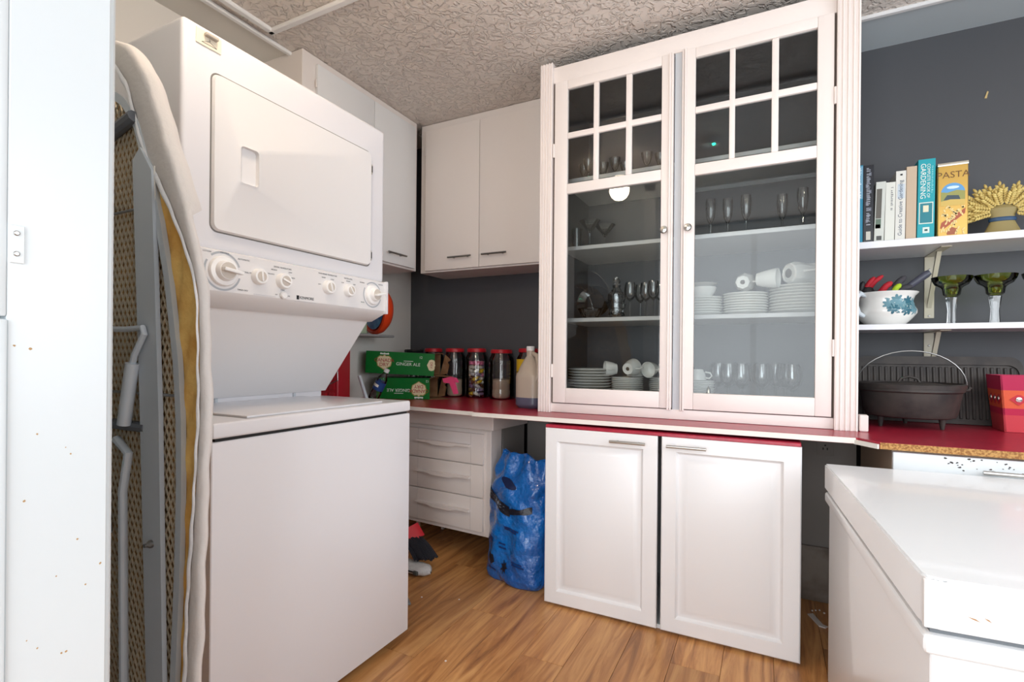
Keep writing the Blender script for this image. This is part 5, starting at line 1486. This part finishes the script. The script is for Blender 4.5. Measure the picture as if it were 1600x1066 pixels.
# small grey shelf on the left wall with an orange bowl, blue dish and green box
b = NB(); box(b, (XL + 0.001, 1.85, 1.196), (-2.075, 2.475, 1.210), 0.006, 3); single('small_shelf', b, mat('grey_shelf', (150, 150, 150), 0.4), 'thin grey shelf on the pale wall beside the dryer console', 'shelf')
ob = thing('orange_bowl', 'glossy orange plastic bowl standing on edge on the grey shelf', 'bowl', (-2.135, 2.405, 1.2105))
Mo = T(0, 0, 0.150) @ RZ(R(-20)) @ Matrix.Rotation(R(90), 4, 'X')
b = NB(); lathe(b, [(0.0, -0.052), (0.07, -0.048), (0.115, -0.030), (0.140, -0.004), (0.149, 0.024), (0.146, 0.040), (0.132, 0.044), (0.122, 0.030), (0.10, 0.0), (0.06, -0.03), (0.0, -0.036)], 44, Mo, caps=(False, False)); part('bowl_shell', b, mat('orange_plastic', (226, 70, 30), 0.3), ob, smooth=60)
b = NB(); lathe(b, [(0.0, 0.028), (0.10, 0.030), (0.118, 0.040), (0.10, 0.046), (0.0, 0.042)], 32, Mo, caps=(False, False)); part('blue_lid', b, mat('blue_plastic', (24, 84, 150), 0.35, var=(14, (120, 170, 206), 0.8)), ob, smooth=60)
b = NB(); box(b, (-2.20, 2.14, 1.2105), (-2.09, 2.25, 1.345), 0.003, 1); single('green_box', b, mat('sage_carton', (150, 168, 140), 0.6, var=(30, (176, 188, 166), 1.0)), 'pale green packet on the grey shelf beside the orange bowl', 'packet')

# ------------------------------------------------------------------ blue bag on the floor
BC = Vector((-1.082, 2.255, 0)); BROT = R(-17)
bg_ = thing('shopping_bag', 'shiny blue plastic bag standing stuffed under the counter', 'bag', BC, BROT)
rgb_ = random.Random(5)
ph = [(rgb_.uniform(0, 6.28), rgb_.uniform(2, 9), rgb_.uniform(4, 22)) for _ in range(9)]
def bag(u, v, off=0.0):
    z = 0.60 * v
    a = 2 * PI * u
    c, s = math.cos(a), math.sin(a)
    e = 3.4 - 1.0 * v
    r_ = (abs(c) ** e + abs(s) ** e) ** (-1 / e)
    wx = 0.178 - 0.018 * v - (0.10 * max(0, v - 0.8))
    wy = 0.125 - 0.02 * v - (0.26 * max(0, v - 0.72))
    if v < 0.05:
        k = 0.90 + 0.10 * math.sqrt(v / 0.05); wx *= k; wy *= k
    d = 0.0
    for p, fa, fz in ph:
        d += 0.0035 * math.sin(fa * a + p + 1.6 * math.sin(fz * 0.6 * v)) * math.sin(fz * v + p * 2) * (0.4 + v)
    x = (wx * r_ + d + off) * c; y = (wy * r_ + d * 1.3 + off) * s
    top = (0.012 * math.sin(a + 4.0) + 0.009 * math.sin(a * 4 + 1) + 0.006 * math.sin(a * 9)) * max(0, v - 0.8) / 0.2
    return (x + 0.014 * v, y, z + top)
b = NB()
V = grid(b, bag, 96, 60, closed_u=True)
b.faces.new(list(reversed(V[0])))
cen = b.verts.new((0.014, 0.0, 0.565))
for i in range(96):
    b.faces.new((V[-1][i], V[-1][(i + 1) % 96], cen))
BLUEBAG = mat('blue_polythene', (8, 116, 204), 0.16, bump=(17, 1.0, 0.03), var=(5, (14, 92, 172), 1.0), coat=0.7)
part('bag_skin', b, BLUEBAG, bg_, smooth=70)
BLK = mat('bag_black_print', (26, 28, 40), 0.35, bump=(13, 0.9, 0.018))
DBL = mat('bag_dark_blue_print', (14, 50, 110), 0.35, bump=(13, 0.9, 0.018))
def bag_patch(poly, m, name):
    """poly in (angle fraction, height fraction), laid on the bag's skin"""
    b = NB()
    c = Vector((sum(p[0] for p in poly) / len(poly), sum(p[1] for p in poly) / len(poly)))
    rings = []
    for k in range(5):
        f = 1 - k / 5
        rings.append([b.verts.new(bag(c.x + (p[0] - c.x) * f, c.y + (p[1] - c.y) * f, 0.0022)) for p in poly])
    n = len(poly)
    for k in range(4):
        for i in range(n):
            j = (i + 1) % n
            b.faces.new((rings[k][i], rings[k][j], rings[k + 1][j], rings[k + 1][i]))
    b.faces.new(rings[-1])
    part(name, b, m, bg_, smooth=60)
def bag_strip(u0, v0, u1, v1, h, m, name, n=30):
    b = NB()
    def f(s, t):
        return bag(u0 + (u1 - u0) * s, v0 + (v1 - v0) * s + (t - 0.5) * h * (1 + 0.2 * math.sin(9 * s)), 0.0022)
    grid(b, f, n, 4)
    part(name, b, m, bg_, smooth=60)
# u: 0.75 is the face towards the room
bag_strip(0.58, 0.70, 0.76, 0.575, 0.075, BLK, 'printed_band')
bag_strip(0.76, 0.575, 0.88, 0.62, 0.045, BLK, 'printed_band')
for k in range(7):
    u = 0.60 + 0.022 * k; v = 0.688 - 0.0152 * k
    bag_patch([(u + 0.008 * math.cos(R(a)), v + 0.022 * math.sin(R(a)) * (1 if a % 90 else 0.6)) for a in range(0, 360, 60)], mat('bag_silver_print', (150, 168, 190), 0.3), 'printed_letter')
bag_patch([(0.655, 0.22), (0.690, 0.205), (0.695, 0.15), (0.675, 0.125), (0.655, 0.16)], BLK, 'printed_shield')
star = []
for k in range(14):
    a = R(k * 360 / 14); r_ = 1.0 if k % 2 == 0 else 0.45
    star.append((0.748 + 0.020 * r_ * math.cos(a), 0.135 + 0.062 * r_ * math.sin(a)))
bag_patch(star, BLK, 'printed_leaf')
for u0, u1, v in ((0.655, 0.705, 0.095), (0.63, 0.675, 0.335), (0.635, 0.67, 0.31), (0.71, 0.745, 0.315), (0.715, 0.75, 0.285), (0.735, 0.82, 0.45), (0.735, 0.81, 0.435), (0.79, 0.84, 0.20), (0.79, 0.85, 0.18)):
    bag_strip(u0, v, u1, v - 0.008, 0.012, DBL, 'printed_line', 10)
b = NB()
bag_patch([(0.735 + 0.052 * math.cos(R(a)), 0.790 + 0.030 * math.sin(R(a)) - 0.026 * math.cos(R(a))) for a in range(0, 360, 24)], mat('handle_hole_dark', (8, 30, 74), 0.5), 'handle_cutout')

# ------------------------------------------------------------------ broom, mop pad and dustpan by the washer
br = thing('broom', 'broom with black bristles and red ferrule behind the washer', 'broom', (-1.565, 2.10, 0.010))
BR = Matrix.Rotation(R(-38), 4, 'Y') @ Matrix.Rotation(R(0), 4, 'X')
def brx(p): return Vector(p)
b = NB()
rg = random.Random(8)
tipL, tipR = Vector((0.0, -0.05, 0.056)), Vector((0.080, 0.0, 0.060))
topL, topR = Vector((-0.095, -0.03, 0.125)), Vector((-0.045, 0.02, 0.150))
for k in range(60):
    u = rg.random(); w = rg.uniform(-0.014, 0.014)
    p = topL.lerp(topR, u) + Vector((0, w, 0)); q = tipL.lerp(tipR, u) + Vector((rg.uniform(-0.006, 0.006), w * 1.6, rg.uniform(-0.008, 0.006)))
    tube(b, [p, p.lerp(q, 0.5) + Vector((0.004, 0, 0.006)), q], 0.0058, 5)
pbz = part('bristles', b, mat('black_bristle', (30, 32, 42), 0.6), br, smooth=50); pbz['kind'] = 'stuff'
b = NB(); prism(b, [topL + Vector((0.012, -0.018, -0.014)), topR + Vector((0.012, -0.018, -0.012)), topR + Vector((-0.035, -0.016, 0.045)), topL + Vector((-0.030, -0.014, 0.035))], (0.012, 0.040, 0.008)); part('ferrule', b, mat('red_plastic', (200, 28, 44), 0.35), br)
b = NB(); tube(b, [(-0.10, 0.0, 0.165), (-0.27, -0.02, 0.52)], 0.012, 12); part('broomstick', b, mat('red_stick', (180, 30, 40), 0.4), br)
mp = thing('mop_pad', 'folded white microfibre mop pad lying on the floor beside the washer', 'mop', (-1.57, 2.045, 0), R(-4))
b = NB()
def pad(u, v):
    a = 2 * PI * v
    x = -0.30 + 0.40 * u
    w = 0.05 * (1 - max(0, (u - 0.86) / 0.14) ** 2 * 0.95)
    hgt = 0.024 * (1 - max(0, (u - 0.90) / 0.10) ** 2 * 0.6)
    f = 0.002 * math.sin(u * 60 + a * 5)
    return (x, (w + f) * math.cos(a), 0.026 + (hgt + f * 0.6) * math.sin(a))
grid(b, pad, 50, 25)
part('pad', b, mat('white_microfibre', (214, 212, 210), 0.95, bump=(160, 1.0, 0.004)), mp, smooth=70)
b = NB(); box(b, (-0.28, -0.0555, 0.026), (0.045, -0.048, 0.030), 0.001, 1); part('pad_seam', b, BLACKP, mp)
b = NB(); box(b, (0.035, -0.060, 0.018), (0.062, -0.047, 0.036), 0.002, 1); part('clip', b, mat('clip_grey', (84, 88, 84), 0.5), mp)
dp = thing('dustpan', 'blue and grey dustpan edge sticking out from behind the washer', 'dustpan', (-1.545, 1.775, 0), R(-40))
b = NB(); box(b, (-0.13, -0.10, 0.001), (0.13, 0.085, 0.006), 0.001, 1); box(b, (-0.13, -0.10, 0.006), (-0.124, 0.085, 0.05)); box(b, (0.124, -0.10, 0.006), (0.13, 0.085, 0.05)); box(b, (-0.13, -0.106, 0.001), (0.13, -0.10, 0.06)); part('pan', b, mat('dustpan_blue', (24, 56, 104), 0.4), dp)
b = NB(); box(b, (-0.13, 0.085, 0.001), (0.13, 0.102, 0.010), 0.002, 1); part('lip', b, mat('dustpan_grey', (136, 140, 140), 0.5), dp)

# bits of litter on the floor
b = NB(); prism(b, [(0.155, 2.49, 0.001), (0.176, 2.505, 0.001), (0.205, 2.42, 0.001), (0.222, 2.41, 0.001), (0.212, 2.395, 0.001), (0.190, 2.40, 0.001)], (0, 0, 0.004)); single('plaster_flake', b, WHITE, 'torn white flake lying on the floor between cabinet and freezer', 'litter')
for k, (x, y) in enumerate(((0.185, 2.54), (0.200, 2.55), (0.216, 2.53), (0.172, 2.53))):
    b = NB(); box(b, (x, y, 0.0005), (x + 0.007, y + 0.009, 0.005), 0.0015, 1); single('crumb', b, WHITE, 'tiny white crumb on the floor by the torn flake', 'litter', 'crumbs by the torn flake')
for k, (x, y) in enumerate(((-1.385, 1.845), (-1.225, 1.905), (-1.02, 1.50))):
    b = NB(); box(b, (x, y, 0.0005), (x + 0.007, y + 0.006, 0.004), 0.001, 1); single('crumb', b, WHITE, 'tiny white crumb on the oak floor near the washer', 'litter', 'crumbs near the washer')

# ------------------------------------------------------------------ chest freezer
FREEZ = mat('freezer_enamel', (246, 248, 250), 0.3, coat=0.3)
FR = R(3.4)
fz = thing('chest_freezer', 'white chest freezer with a flat overhanging lid', 'freezer', (0.168, 1.965, 0), FR)
FW, FL_, FH = 0.72, 0.945, 0.742
b = NB(); box(b, (0.012, -FL_ + 0.012, 0.03), (FW, -0.010, FH - 0.125), 0.006, 3); part('cabinet', b, FREEZ, fz)
b = NB(); box(b, (0.0, -FL_, FH - 0.124), (FW, 0.0, FH - 0.092), 0.010, 3); part('top_rim', b, FREEZ, fz)
b = NB(); box(b, (0.012, -FL_ + 0.014, FH - 0.096), (FW, -0.012, FH - 0.080)); part('gasket', b, mat('gasket_grey', (120, 124, 128), 0.7), fz)
b = NB()
cr = 0.022
A = [(0.0, 0.0), (FW, 0.0), (FW, -FL_), (cr, -FL_), (0.006, -FL_ + 0.006), (0.0, -FL_ + cr)]
z0_, z1_ = FH - 0.082, FH
prism(b, [(x, y, z0_) for x, y in A], (0, 0, z1_ - z0_))
bmesh.ops.bevel(b, geom=[e for e in b.edges], offset=0.004, segments=2, affect='EDGES')
lidf = part('lid', b, FREEZ, fz)
b = NB(); box(b, (0.0, -FL_ - 0.0015, z0_ + 0.002), (0.034, -FL_ + 0.01, z1_ - 0.004), 0.003, 2); part('corner_cap', b, mat('corner_cap_white', (246, 246, 246), 0.4), lidf)
for fx in (0.06, FW - 0.06):
    for fy in (-0.07, -FL_ + 0.07):
        b = NB(); lathe(b, [(0.02, 0), (0.02, 0.03)], 12, T(fx, fy, 0)); part('foot', b, BLACKP, fz)
b = NB()
for (x, z, s) in ((0.055, z0_ + 0.03, 0.010), (0.075, z0_ + 0.032, 0.006), (0.13, z0_ + 0.012, 0.012)):
    prism(b, [(x, -FL_ - 0.0004, z), (x + s, -FL_ - 0.0004, z - 0.002), (x + s * 1.6, -FL_ - 0.0004, z - 0.006), (x + s * 0.6, -FL_ - 0.0004, z - 0.003)], (0, 0.0003, 0))
part('rust_mark', b, mat('rust', (176, 130, 84), 0.8), lidf)
